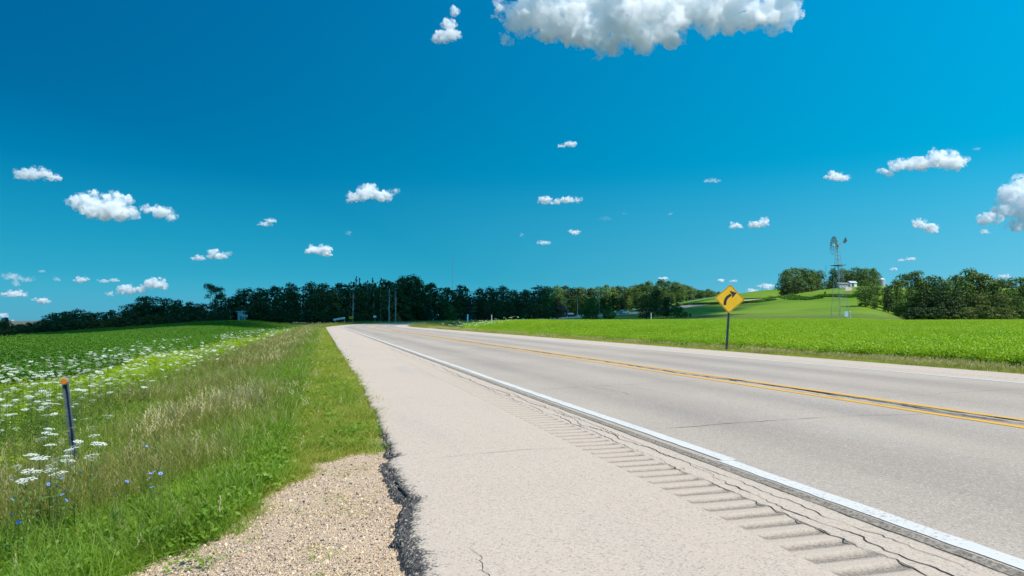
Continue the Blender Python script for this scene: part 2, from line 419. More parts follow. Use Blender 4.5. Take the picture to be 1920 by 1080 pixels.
wv_ = np.tile(np.array([1., .95, .72, .42, 0, 0]), (len(fine_s), 1)) * np.interp(fine_s, [0, 5.2, 7, 11], [1, 1, .45, 0])[:, None]
a_ = o_.data.attributes.new('worn', 'FLOAT', 'POINT'); a_.data.foreach_set('value', wv_.astype(np.float32).ravel())
sheet('lane_surface', s_long, np.array([2.44, 2.735]), Z0, M_ROAD, road)
# sunken joint beside the white line
m_j, nt, b = mat_base('crumbled_joint', .95, .1); g = G(nt)
nz = g.noise(g.pos(), 45, 4, .8); c = g.mix(g.rng(nz, .35, .65), (.15, .125, .10), (.40, .345, .28)); g.L.new(c, b.inputs['Base Color']); g.L.new(g.bump(nz, .9, .01), b.inputs['Normal'])
M_JOINT = m_j
js = np.concatenate([np.arange(0, 40, .05), np.arange(40, S1 - 1, 1.)])
sheet('crumbled_joint', js, np.array([2.735, 2.745, 2.76, 2.80, 2.835]), lambda s, D: np.where(np.abs(D - 2.785) < .045, -.012 * (vnoise(s * 9, D * 0) * .8 + .3), 0), M_JOINT, road)
sheet('carriageway', s_long, np.array([2.835, 5, 7, 9, 11.65]), Z0, M_ROAD, road)
sheet('carriageway', s_long, np.array([12.05, DR0]), Z0, M_ROAD, road)
# rumble strips: milled grooves every 30 cm
m_r, nt, b = mat_base('milled_asphalt', .95, .1); g = G(nt); pos = g.pos()
nz = g.noise(pos, 70, 3, .8); sepz = g.attr('groove').outputs['Fac']
c = g.mix(g.rng(nz, .35, .65), (.47, .38, .305), (.56, .46, .365)); c = g.mix(sepz, c, g.mix(g.rng(nz, .4, .6), (.165, .135, .108), (.33, .275, .22)))
g.L.new(c, b.inputs['Base Color']); g.L.new(g.bump(nz, 1.0, .006), b.inputs['Normal'])
M_RUM = m_r
def rumble(D0, D1, sa, sb):
    k = 1.0 / 54
    ss = np.arange(sa, sb + k / 2, k); w = D1 - D0
    Ds = D0 + w * np.array([0, .03, .12, .5, .88, .97, 1])
    def zf(s, D):
        ph = (s % (1 / 6.)) * 6; groove = np.clip(np.cos((ph - .5) * 2 * math.pi) * 1.1 + .15, 0, 1)
        u = (D - D0) / w; t = np.clip(np.minimum(u, 1 - u) / .12, 0, 1)
        return -.011 * groove * t - .002 * (vnoise(s * 60, D * 60)) * t * (groove > 0)
    o = sheet('rumble_strip', ss, Ds, zf, M_RUM, road, smooth=False)
    S2 = np.tile(ss[:, None], (1, 7)); D2 = np.tile(Ds, (len(ss), 1))
    ph = (S2 % (1 / 6.)) * 6; gv = np.clip(np.cos((ph - .42) * 2 * math.pi) * 1.1 + .45, 0, 1) * (.65 + .35 * vnoise(S2 * 50, D2 * 50)) * (np.minimum(D2 - D0, D1 - D2) > .005)
    a = o.data.attributes.new('groove', 'FLOAT', 'POINT'); a.data.foreach_set('value', gv.astype(np.float32).ravel())
rumble(2.06, 2.44, -1, 110); rumble(11.65, 12.05, 4, 70)
sheet('lane_surface', np.arange(70, 121, 1.), np.array([11.65, 12.05]), Z0, M_ROAD, road); sheet('lane_surface', np.arange(110, 121, 1.), np.array([2.06, 2.44]), Z0, M_ROAD, road)
sheet('lane_surface', np.arange(120, S1 - 1, 1.), np.array([2.06, 2.44]), Z0, M_ROAD, road)
sheet('lane_surface', np.arange(120, S1 - 1, 1.), np.array([11.65, 12.05]), Z0, M_ROAD, road)
# paint
def m_paint(name, c1, wear):
    m, nt, b = mat_base(name, .7, .3); g = G(nt); pos = g.pos()
    nz = g.noise(pos, 38, 5, .75); n2 = g.noise(pos, 1.3, 4, .6)
    t = g.rng(g.math('ADD', nz, g.math('MULTIPLY', g.math('SUBTRACT', n2, .5), .35)), wear, wear + .1)
    c = g.mix(g.noise(pos, 6, 4, .6), c1, tuple(x * .86 for x in c1)); c = g.mix(t, c, (.36, .32, .28))
    g.L.new(c, b.inputs['Base Color']); g.L.new(g.bump(g.noise(pos, 140, 3, .7), .4, .003), b.inputs['Normal'])
    return m
M_WHITE = m_paint('white_road_paint', (.68, .65, .60), .555); M_YEL = m_paint('yellow_road_paint', (.78, .40, .035), .585)
def line(name, D, w, mat, sa, sb, z=.004, step=.25, wob=.012):
    ss = np.concatenate([np.arange(sa, min(sb, 40), step), np.arange(min(sb, 40), sb + .1, 1.)]) if sb > 40 else np.arange(sa, sb + .01, step)
    e = (vnoise(ss * .5, ss * 0 + D) - .5) * wob * 2
    ja = (vnoise(ss * 7, ss * 0 + D) - .5) * wob; jb = (vnoise(ss * 7, ss * 0 + D + 7) - .5) * wob
    return sheet(name, ss, np.stack([D - w / 2 + e + ja, D + w / 2 + e + jb], 1), lambda s, D_: 0 * s + z, mat, road)
line('white_edge_line', 2.915, .125, M_WHITE, -2, 4.55, step=.03)
line('white_edge_line', 2.955, .125, M_WHITE, 4.52, S1 - 2, step=.05, z=.0055)
line('white_edge_line', 11.25, .11, M_WHITE, -2, S1 - 2)
line('yellow_centre_line', 6.64, .125, M_YEL, -2, S1 - 2, step=.1)
line('yellow_centre_line', 7.10, .125, M_YEL, -2, S1 - 2, step=.1)
M_TAR = flat('black_crack_sealant', (.022, .021, .022), .5, .4, scale=30)
M_CRACK = flat('open_crack', (.045, .038, .032), 1, .0, scale=40)
def crack(name, s_arr, D_arr, w, mat, z=.0085, jit=.02, seed=0, step=.05):
    """ribbon of varying width along a polyline in road coordinates"""
    s_arr = np.array(s_arr, float); D_arr = np.array(D_arr, float)
    L = np.hypot(np.diff(s_arr), np.diff(D_arr)); t = np.concatenate([[0], np.cumsum(L)]); tt = np.arange(0, t[-1], step)
    s = np.interp(tt, t, s_arr); D = np.interp(tt, t, D_arr)
    ds = np.gradient(s); dD = np.gradient(D); nn = np.hypot(ds, dD) + 1e-9
    j = (fbm(tt * 2.2 + seed * 13, tt * 0 + seed, 5) - .5) * jit * 3 + (vnoise(tt * 14 + seed, tt * 0 + 3) - .5) * min(jit, .03) * .7 + (vnoise(tt * 33 + seed, tt * 0 + 8) - .5) * min(jit, .03) * .8
    s = s - dD / nn * j; D = D + ds / nn * j
    ww = w * .62 * (.25 + 1.3 * vnoise(tt * 5 + seed, tt * 0 + 2)) * np.clip(np.minimum(tt, t[-1] - tt) / .3, .05, 1)
    A = [s - dD / nn * ww / 2, D + ds / nn * ww / 2]; B = [s + dD / nn * ww / 2, D - ds / nn * ww / 2]
    xa, ya, za = rpos(A[0], A[1]); xb, yb, zb = rpos(B[0], B[1])
    V = np.concatenate([np.stack([xa, ya, za + z], 1), np.stack([xb, yb, zb + z], 1)]); n = len(tt); i = np.arange(n - 1)
    me = fast_mesh(name, V, np.stack([i, i + 1, n + i + 1, n + i], 1)[:, ::-1], mat)
    return add_obj(name, me, road)
crack('crack_sealant', [-1, 6, 9, 12, 16, 22], [6.90, 6.86, 6.96, 6.84, 6.92, 6.86], .062, M_TAR, seed=1, jit=.025)
crack('crack_sealant', [3, 7.5, 9, 11], [7.03, 7.00, 6.98, 7.02], .06, M_TAR, seed=2, jit=.015)
crack('crack_sealant', [20, 30, 45, 70], [6.9, 6.85, 6.95, 6.9], .07, M_TAR, seed=3, jit=.04, step=.1)
crack('crack_sealant', [-1, 4, 9], [6.79, 6.77, 6.74], .03, M_TAR, seed=12, jit=.02)
crack('open_crack', [1, 3, 4.5, 6, 8, 11, 16, 26], [2.52, 2.5, 2.60, 2.56, 2.6, 2.53, 2.55, 2.5], .012, M_CRACK, seed=4, jit=.05, z=.003, step=.03)
crack('open_crack', [2.2, 3.5, 5, 7, 10], [2.66, 2.62, 2.6, 2.66, 2.64], .008, M_CRACK, seed=5, jit=.03, z=.003, step=.03)
crack('open_crack', [2, 4.2, 6.2, 9, 14], [2.40, 2.44, 2.5, 2.48, 2.5], .010, M_CRACK, seed=6, jit=.03, z=.003, step=.03)
crack('open_crack', [0, 10, 40], [2.738, 2.74, 2.735], .016, M_CRACK, seed=16, jit=.008, z=.002, step=.03)
crack('open_crack', [5.2, 5.35, 5.3], [.75, 1.6, 2.05], .006, M_CRACK, seed=7, z=.002)
crack('open_crack', [6.0, 6.2, 6.25, 6.1], [3.05, 4.6, 5.8, 6.55], .014, M_CRACK, seed=8, z=.002)
crack('open_crack', [9.9, 10.2, 10.6], [3.1, 4.7, 6.4], .014, M_CRACK, seed=9, z=.002)
crack('open_crack', [10.0, 9.2, 8.7], [4.1, 4.25, 4.2], .012, M_CRACK, seed=10, z=.0025)
crack('open_crack', [10.2, 8.8, 8.0], [4.75, 4.78, 4.95], .006, M_CRACK, seed=11, z=.002)
crack('open_crack', [15.5, 15.9, 16.2], [3.0, 4.9, 6.5], .012, M_CRACK, seed=13, z=.002)
crack('open_crack', [24, 24.5, 24.7], [3.0, 4.9, 6.5], .014, M_CRACK, seed=14, z=.002)
crack('open_crack', [1.2, 2.2, 3.2], [.61, .625, .65], .005, M_CRACK, seed=15, z=.002, jit=.04, step=.02)
crack('open_crack', [7.6, 7.9, 8.1], [7.2, 9.2, 11.1], .008, M_CRACK, seed=17, z=.002)
# crumbling black asphalt under the pavement edge
m_b, nt, b = mat_base('crumbled_black_asphalt', .9, .3); g = G(nt); pos = g.pos()
v = g.n('ShaderNodeTexVoronoi'); g.L.new(pos, v.inputs['Vector']); v.inputs['Scale'].default_value = 95
sc = g.n('ShaderNodeSeparateColor'); g.L.new(v.outputs['Color'], sc.inputs[0])
c = g.mix(sc.outputs[0], (.03, .028, .027), (.13, .12, .115)); c = g.mix(g.rng(sc.outputs[1], .80, .90), c, (.40, .34, .28)); g.L.new(c, b.inputs['Base Color'])
g.L.new(g.bump(v.outputs['Distance'], .9, .012), b.inputs['Normal']); M_BLK = m_b
bs = np.arange(.8, 16, .016)
k_ = np.linspace(0, 1, 14)
e_in = edge_fn(bs) + .01; wdt = .055 + .06 * vnoise(bs * 1.7, bs * 0) + .04 * vnoise(bs * 7, bs * 0 + 1) + .03 * vnoise(bs * 25, bs * 0 + 1)
wdt = wdt * np.interp(bs, [.8, 3.2, 5.5, 8, 16], [1.0, .85, .6, .35, .1])
DsB = e_in[:, None] - wdt[:, None] * (1 - k_[None, :])
def zb_(s, D):
    u = k_[None, :] + 0 * s
    return -.068 + .036 * sm(0, .45, u) + .020 * sm(4.8, 3.6, s) * sm(.1, .5, u) - .028 * sm(.62, .85, u) * (1 - sm(.9, 1, u)) * sm(.35, .6, vnoise(s * 4, s * 0 + 4)) + (fbm(s * 38, D * 38, 3) - .5) * .026 + (vnoise(s * 110, D * 110) - .5) * .020
sheet('crumbled_asphalt', bs, DsB, zb_, M_BLK, road, smooth=False)

# ------------------------------------------------------------------ scattering (stuff only)
def gn_scatter(name, P, rot, scl, idx, protos, label, cat, mat=None):
    me = bpy.data.meshes.new(name); P = np.asarray(P, np.float32)
    me.vertices.add(len(P)); me.vertices.foreach_set('co', P.ravel())
    for nme, v, t in (('rot', rot, 'FLOAT_VECTOR'), ('scl', scl, 'FLOAT_VECTOR')):
        a = me.attributes.new(nme, t, 'POINT'); a.data.foreach_set('vector', np.asarray(v, np.float32).ravel())
    a = me.attributes.new('idx', 'INT', 'POINT'); a.data.foreach_set('value', np.asarray(idx, np.int32))
    o = add_obj(name, me)
    col = bpy.data.collections.new(name + '_shapes')
    for i, p in enumerate(protos): col.objects.link(p)
    ng = bpy.data.node_groups.new(name, 'GeometryNodeTree')
    ng.interface.new_socket('Geometry', in_out='INPUT', socket_type='NodeSocketGeometry')
    ng.interface.new_socket('Geometry', in_out='OUTPUT', socket_type='NodeSocketGeometry')
    N = ng.nodes; L = ng.links
    gi = N.new('NodeGroupInput'); go = N.new('NodeGroupOutput'); ip = N.new('GeometryNodeInstanceOnPoints')
    ci = N.new('GeometryNodeCollectionInfo'); ci.inputs['Collection'].default_value = col; ci.inputs['Separate Children'].default_value = True; ci.inputs['Reset Children'].default_value = True
    def na(n, t):
        q = N.new('GeometryNodeInputNamedAttribute'); q.data_type = t; q.inputs[0].default_value = n
        return q.outputs[0]
    L.new(gi.outputs[0], ip.inputs['Points']); L.new(ci.outputs[0], ip.inputs['Instance']); ip.inputs['Pick Instance'].default_value = True
    L.new(na('idx', 'INT'), ip.inputs['Instance Index']); L.new(na('rot', 'FLOAT_VECTOR'), ip.inputs['Rotation']); L.new(na('scl', 'FLOAT_VECTOR'), ip.inputs['Scale'])
    L.new(ip.outputs[0], go.inputs[0])
    md = o.modifiers.new('scatter', 'NODES'); md.node_group = ng
    tag(o, label, cat, kind='stuff'); return o
def tuft(name, n, h, r, w, bend, mat, seed, head=None, headmat=None):
    """clump of grass blades"""
    rg = np.random.default_rng(seed); V = []; Fq = []; mats = []
    for i in range(n):
        a = rg.uniform(0, 2 * math.pi); rr = r * math.sqrt(rg.uniform()); bx, by = rr * math.cos(a), rr * math.sin(a)
        hh = h * rg.uniform(.55, 1.1); ba = rg.uniform(0, 2 * math.pi); bd = bend * hh * rg.uniform(.3, 1.2)
        wa = rg.uniform(0, math.pi); wx, wy = math.cos(wa) * w / 2, math.sin(wa) * w / 2; b = len(V)
        for t, k in ((0, 1), (.45, .85), (.8, .5), (1, .06)):
            cx = bx + math.cos(ba) * bd * t * t; cy = by + math.sin(ba) * bd * t * t; cz = hh * (t - .18 * t * t * bend)
            V += [(cx - wx * k, cy - wy * k, cz), (cx + wx * k, cy + wy * k, cz)]
        Fq += [(b, b + 1, b + 3, b + 2), (b + 2, b + 3, b + 5, b + 4), (b + 4, b + 5, b + 7, b + 6)]; mats += [0] * 3
        if head and rg.uniform() < head:
            tx, ty, tz = cx, cy, cz; dx, dy = math.cos(ba) * .25, math.sin(ba) * .25
            for q in range(7):
                b = len(V); z0 = tz - .06 + q * .014; ox, oy = rg.normal(0, .006, 2); sz = .0035 * rg.uniform(.7, 1.5)
                V += [(tx + ox - sz, ty + oy, z0), (tx + ox, ty + oy + sz, z0 + .002), (tx + ox + sz, ty + oy, z0 + .02), (tx + ox, ty + oy - sz, z0 + .018)]
                Fq.append((b, b + 1, b + 2, b + 3)); mats.append(1)
    me = fast_mesh(name, V, Fq, mat); 
    if headmat: me.materials.append(headmat); me.polygons.foreach_set('material_index', mats)
    return bpy.data.objects.new(name, me)
def leafclump(name, n, h, r, ls, mat, seed, flatness=.6):
    """low leafy crop plant clump: leaf quads through a dome"""
    rg = np.random.default_rng(seed); V = []; Q = []
    for i in range(n):
        a = rg.uniform(0, 2 * math.pi); u = rg.uniform() ** .5; rr = r * u; z = h * rg.uniform(.3, 1.0) * (1 - .3 * u * u)
        c = Vector((rr * math.cos(a), rr * math.sin(a), z)); nrm = Vector((rg.normal(0, 1), rg.normal(0, 1), flatness * 3)).normalized()
        t = nrm.orthogonal().normalized(); t.rotate(Matrix.Rotation(rg.uniform(0, 6.28), 3, nrm)); bt = nrm.cross(t); s_ = ls * rg.uniform(.6, 1.3); b = len(V)
        V += [c - t * s_, c - bt * s_ * .6 - nrm * s_ * .12, c + t * s_ * 1.1, c + bt * s_ * .6 - nrm * s_ * .12]; Q.append((b, b + 1, b + 2, b + 3))
    return bpy.data.objects.new(name, fast_mesh(name, [tuple(v) for v in V], Q, mat))
M_GRASS = leafmat('verge_grass', (.18, .30, .02), (.29, .38, .035), .46, c3=(.34, .33, .08), patch=.35)
M_GRASSG = leafmat('lush_grass', (.15, .30, .016), (.27, .42, .026), .46, patch=.5)
M_YELG = leafmat('mown_verge_grass', (.34, .39, .045), (.43, .45, .08), .45, patch=.6)
M_BROWN = leafmat('seeding_grass', (.24, .29, .04), (.33, .33, .08), .42, patch=.4)
M_LIME = leafmat('lime_weeds', (.28, .44, .012), (.40, .53, .015), .45, patch=.4)
M_STRAW = leafmat('straw_heads', (.50, .42, .19), (.60, .52, .28), .4, patch=.4)
M_REDBR = leafmat('reddish_heads', (.30, .25, .09), (.38, .31, .13), .35, patch=.4)
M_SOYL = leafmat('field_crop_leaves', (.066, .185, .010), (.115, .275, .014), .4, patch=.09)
M_SOYR = leafmat('bright_crop_leaves', (.23, .43, .010), (.35, .52, .016), .42, patch=.12)  # the right field crop's own yellow-green
grass_protos = [
    tuft('a0', 26, .26, .10, .0055, .8, M_GRASSG, 1), tuft('a1', 26, .22, .11, .005, 1.0, M_GRASS, 2),
    tuft('a2', 24, .34, .10, .005, .6, M_GRASS, 3, .05, M_STRAW), tuft('a3', 20, .42, .10, .004, .5, M_BROWN, 4, .08, M_REDBR),
    tuft('a4', 30, .13, .12, .005, .9, M_YELG, 5), tuft('a5', 24, .30, .11, .007, .8, M_LIME, 6),
    tuft('a6', 16, .46, .07, .004, .4, M_BROWN, 7, .3, M_STRAW), leafclump('a7', 30, .2, .14, .022, M_GRASSG, 8, .5),
    leafclump('a8', 34, .3, .15, .03, M_LIME, 9, .5)]
def scatter_left_verge():
    n = 120000
    s = np.exp(rng.uniform(math.log(1.2), math.log(125), n)); D = rng.uniform(-7.2, .62, n)
    x, y, zr = rpos(s, D); z = gz(x, y, s, D); r = np.hypot(x, y)
    pxx = 960 + F * x / np.maximum(y, .1)
    gm = gravel_mask(x, y, D)
    ok = (y > 1.6) & (pxx > -260) & (D < edge_fn(s) - .02) & (rng.random(n) > np.clip(gm * 1.15, 0, .985))
    ok &= ~((D < -5.9) & (rng.random(n) < .9)); ok &= r > 2.0
    # thin out beside the black edge near the camera
    ok &= ~((y < 6.5) & (D > edge_fn(s) - .2) & (rng.random(n) < .93))
    s, D, x, y, z, r, gm = [a[ok] for a in (s, D, x, y, z, r, gm)]; n = len(s)
    u = rng.random(n); pn = fbm(x * .55, y * .55, 4); pn2 = fbm(x * .9 + 40, y * .35, 3)
    t = .6 - D                                      # distance from pavement
    idx = np.full(n, 1); 
    brown = .6 * sm(.52, .66, pn) * sm(.9, 2.0, t) * (1 - sm(3.0, 4.2, t)) + .3 * sm(10, 25, s) * sm(1.2, 2, t) * (1 - sm(3.2, 4, t))
    lime = sm(3.9, 4.8, t) * (.35 + sm(.4, .6, pn2)) + .35 * (1 - sm(5, 9, s)) * sm(2.8, 3.4, t)
    lush = (1 - sm(5.5, 8.5, s)) * .8 * (t > .8) + sm(.5, .65, pn2) * .55
    yel = (1 - sm(.7, 1.25, t)) * .92
    idx = np.where(u < .35, 1, np.where(u < .72, 2, 7))
    idx = np.where(rng.random(n) < lush, np.where(rng.random(n) < .75, 0, 7), idx)
    idx = np.where(rng.random(n) < brown, np.where(rng.random(n) < .95, 3, 6), idx)
    idx = np.where(rng.random(n) < lime, np.where(rng.random(n) < .6, 5, 8), idx)
    idx = np.where(rng.random(n) < yel, 4, idx)
    # pale seed-head drift
    seedy = sm(.62, .70, fbm(x * .8 + 7, y * .5 + 3, 3)) * sm(.9, 1.5, t) * (1 - sm(3, 3.8, t)) * sm(5.5, 8, s)
    idx = np.where(rng.random(n) < seedy * .28, 6, idx)
    k = np.clip(np.sqrt(s / 7.0), .75, 2.6)
    hs = rng.uniform(.55, 1.08, n) * np.where(t < .9, .65, 1) * (1 - .45 * (gm > .3)) * np.interp(s, [2, 5, 9], [.62, .9, 1.0])
    sc = np.stack([k * rng.uniform(.8, 1.2, n)] * 2 + [hs * np.where(idx == 4, 1.1, 1)], 1)
    lean = rng.normal(0, .12, (n, 2)); rot = np.stack([lean[:, 0], lean[:, 1], rng.uniform(0, 6.28, n)], 1)
    gn_scatter('verge_grass', np.stack([x, y, z - .01], 1), rot, sc, idx, grass_protos, 'tall green and brown grass on the left verge', 'grass')
def scatter_right_verge():
    n = 42000
    s = np.exp(rng.uniform(math.log(9), math.log(150), n)); D = rng.uniform(DR0 - .06, 16.9, n)
    x, y, zr = rpos(s, D); z = gz(x, y, s, D)
    pxx = 960 + F * x / np.maximum(y, .1); ok = (pxx < 2150) & (pxx > 500) & (y > 3)
    s, D, x, y, z = [a[ok] for a in (s, D, x, y, z)]; n = len(s); t = D - DR0; pn = fbm(x * .5, y * .5, 4)
    idx = np.where(rng.random(n) < .5, 1, 4); idx = np.where(rng.random(n) < sm(.40, .6, pn) * .55, 6, idx)
    idx = np.where(rng.random(n) < (1 - sm(1.2, 2.8, t)) * .85, 4, idx); idx = np.where(rng.random(n) < sm(2.4, 3.4, t) * .4, 0, idx)
    k = np.clip(np.sqrt(s / 9.0), 1.0, 3.2); hs = rng.uniform(.5, .95, n) * .62
    sc = np.stack([k] * 2 + [hs], 1); rot = np.stack([rng.normal(0, .12, n), rng.normal(0, .12, n), rng.uniform(0, 6.28, n)], 1)
    gn_scatter('far_verge_grass', np.stack([x, y, z - .01], 1), rot, sc, idx, [bpy.data.objects.new(p.name, p.data) for p in grass_protos], 'rough grass on the verge across the road', 'grass')
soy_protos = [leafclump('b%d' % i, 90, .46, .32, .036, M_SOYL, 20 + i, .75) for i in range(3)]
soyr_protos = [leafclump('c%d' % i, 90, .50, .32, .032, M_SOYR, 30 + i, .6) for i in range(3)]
def scatter_crop(left):
    n = 60000 if left else 70000
    if left: r = rng.uniform(6, 165, n) if True else 0; a = rng.uniform(R(-42), R(-13), n)
    else: r = np.exp(rng.uniform(math.log(14), math.log(135), n)); a = rng.uniform(R(-4), R(46), n)
    if left: r = np.exp(rng.uniform(math.log(7), math.log(160), n))
    x = r * np.sin(a); y = r * np.cos(a); s, D = road_coords(x, y)
    m = (crop_left_mask(x, y, s, D) if left else crop_right_mask(x, y, s, D)) > .5
    if left: m &= y < 136
    x, y, s, D, r = [q[m] for q in (x, y, s, D, r)]; n = len(x); z = gz(x, y, s, D)
    dens = 60000 / ((math.log(160 / 7) * .5) * r * r)      # instances per m2
    k = np.clip(np.sqrt(1.9 / np.maximum(dens, .01)) / .53, .8, 4.5)
    hs = rng.uniform(.72, 1.1, n) * (.82 + .36 * fbm(x * .35, y * .35, 3))
    sc = np.stack([k, k, hs], 1); rot = np.stack([rng.normal(0, .05, n), rng.normal(0, .05, n), rng.uniform(0, 6.28, n)], 1)
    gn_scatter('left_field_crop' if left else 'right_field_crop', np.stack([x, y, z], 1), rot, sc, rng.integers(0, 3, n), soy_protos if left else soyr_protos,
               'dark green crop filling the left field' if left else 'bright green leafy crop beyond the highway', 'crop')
def scatter_bend():
    n = 9000; s = rng.uniform(98, 240, n); D = np.where(rng.random(n) < .6, rng.uniform(-6, .3, n), rng.uniform(13.3, 19, n)); x, y, zr = rpos(s, D); z = gz(x, y, s, D)
    idx = np.where(rng.random(n) < .4, 1, np.where(rng.random(n) < .5, 3, 4)); k = rng.uniform(2.6, 4.2, n); hs = rng.uniform(.9, 1.7, n)
    gn_scatter('bend_grass', np.stack([x, y, z - .01], 1), np.stack([rng.normal(0, .1, n), rng.normal(0, .1, n), rng.uniform(0, 6.28, n)], 1), np.stack([k, k, hs], 1), idx, [bpy.data.objects.new(p.name, p.data) for p in grass_protos], 'rough grass along the shaded bend of the road', 'grass')
scatter_left_verge(); scatter_right_verge(); scatter_bend(); scatter_crop(True); scatter_crop(False)

# pebbles
def make_pebbles():
    m, nt, b = mat_base('pebble', .85, .2); g = G(nt); oi = g.n('ShaderNodeObjectInfo').outputs['Random']
    c = g.mix(oi, (.46, .31, .19), (.80, .62, .44)); c = g.mix(g.rng(g.math('FRACT', g.math('MULTIPLY', oi, 37.0)), .84, .86), c, (.09, .08, .085)); g.L.new(c, b.inputs['Base Color'])
    pr = []
    for i in range(3):
        bm = bmesh.new(); bmesh.ops.create_icosphere(bm, subdivisions=1, radius=1); rg = random.Random(i)
        for v in bm.verts: v.co *= rg.uniform(.7, 1.2); v.co.z *= .6
        me = bpy.data.meshes.new('d%d' % i); bm.to_mesh(me); bm.free(); me.materials.append(m); pr.append(bpy.data.objects.new('d%d' % i, me))
    n = 80000; x = rng.uniform(-2.2, .6, n); y = 1.9 * np.exp(rng.uniform(0, math.log(6.6 / 1.9), n)); s, D = road_coords(x, y)
    gm = gravel_mask(x, y, D); ok = (rng.random(n) < gm + .03) & (D < edge_fn(s) - .03)
    x, y, s, D = [q[ok] for q in (x, y, s, D)]; n = len(x); z = gz(x, y, s, D)
    k = .0024 * np.exp(rng.normal(0, .5, n)) + .0008
    gn_scatter('gravel', np.stack([x, y, z + k * .3], 1), rng.uniform(0, 6.28, (n, 3)), np.stack([k * rng.uniform(.8, 1.4, n), k, k], 1), rng.integers(0, 3, n), pr, 'loose tan gravel beside the pavement edge', 'gravel')
make_pebbles()
# ------------------------------------------------------------------ trees
def bark(name, c): return flat(name, c, .95, .1, var=.3, scale=8, bump=.5)
M_BARK = bark('bark', (.10, .085, .07)); M_GREYBARK = bark('pale_bark', (.30, .30, .29))
def cards(rg, lobes, n, size, mat, name, vert=0.0, droop=0.0):
    """leaf sprays scattered over and inside lobes: (centre, radii)"""
    wts = np.array([l[1][0] * l[1][2] for l in lobes]); wts = wts / wts.sum(); ch = rg.choice(len(lobes), n, p=wts)
    C = np.array([l[0] for l in lobes])[ch]; Rr = np.array([l[1] for l in lobes])[ch]
    d = rg.normal(0, 1, (n, 3)); d /= np.linalg.norm(d, axis=1)[:, None]; d[:, 2] = np.where(d[:, 2] < -.5, -d[:, 2] * .6, d[:, 2])
    u = np.where(rg.random(n) < .75, rg.uniform(.78, 1.10, n), rg.uniform(.3, .8, n)); P = C + d * Rr * u[:, None]
    P[:, 2] = np.maximum(P[:, 2], .02)
    nn = d + rg.normal(0, .55, (n, 3)); nn[:, 2] += .25; nn /= np.linalg.norm(nn, axis=1)[:, None]
    a = np.cross(nn, rg.normal(0, 1, (n, 3))); a /= np.linalg.norm(a, axis=1)[:, None]; b = np.cross(nn, a)
    if vert: a[:, 2] *= 1 + vert
    s = size * rg.uniform(.55, 1.35, n)[:, None]
    V = np.stack([P - a * s, P - b * s * rg.uniform(.5, 1, (n, 1)) + nn * s * .25, P + a * s * rg.uniform(.7, 1.2, (n, 1)), P + b * s * rg.uniform(.5, 1, (n, 1)) - nn * s * .2], 1).reshape(-1, 3)
    return fast_mesh(name, V, np.arange(n * 4).reshape(-1, 4), mat)
def limbs(name, mat, pts, r0):
    mb = MB()
    for p, q, ra, rb in pts: mb.tube(p, q, ra, rb, 7)
    return fast_from(mb, name, mat)
def fast_from(mb, name, mat):
    me = bpy.data.meshes.new(name); me.from_pydata([tuple(v) for v in mb.v], [], mb.f); me.update(); me.materials.append(mat); return me
def broadleaf(seed, mats, wide=.42, base=.10, lobes_n=22, n=3200, card=.020, kind='round'):
    """unit-height tree: (crown mesh, trunk mesh)"""
    rg = np.random.default_rng(seed); L = []; seg = []
    if kind == 'vase':
        for i in range(lobes_n):
            t = rg.uniform(0, 1) ** .8; a = rg.uniform(0, 2 * math.pi); z = base + .12 + (.80 - base) * t; prof = .45 + .55 * t if t < .7 else .75
            rr = wide * prof * math.sqrt(rg.uniform(.15, 1)); q = rg.uniform(.085, .15); c = (rr * math.cos(a), rr * math.sin(a), min(z, .9)); L.append((c, (q * 1.15, q * 1.15, q * .8)))
            if i % 2 == 0: seg.append(((0, 0, max(.05, z * .55)), (c[0] * .85, c[1] * .85, c[2] - .02), .012, .004))
    else:
        k = 0
        for zi in np.linspace(.09 + max(0, base - .1), .90, 8):
            t = zi; prof = math.sqrt(max(.02, 1 - ((t - .40) / .58) ** 2)) if t > .40 else .78 + .22 * t / .4
            m = max(2, int(lobes_n / 5 * prof)); rr0 = wide * prof * (.78 if kind == 'oval' else 1)
            for j in range(m):
                a = 2 * math.pi * (j + .5 * (k % 2)) / m + rg.uniform(-.35, .35); rr = max(0, rr0 * rg.uniform(.55, 1.0) - .07); q = rg.uniform(.09, .145) * (.7 + .4 * prof)
                c = (rr * math.cos(a), rr * math.sin(a), min(zi + rg.uniform(-.05, .05), .93)); L.append((c, (q * 1.1, q * 1.1, q * .85)))
                if j % 2 == 0 and zi > .3: seg.append(((0, 0, zi * .6), (c[0] * .85, c[1] * .85, c[2] - .02), .011, .004))
            L.append(((0, 0, zi), (wide * prof * .55, wide * prof * .55, .10))); k += 1
    cm = cards(rg, L, n, card, mats[0], 'crown')
    seg.append(((0, 0, -.03), (rg.normal(0, .01), rg.normal(0, .01), .45), .026, .017)); seg.append(((0, 0, .44), (rg.normal(0, .02), 0, .85), .016, .004))
    return cm, limbs('trunk', M_BARK, seg, 0)
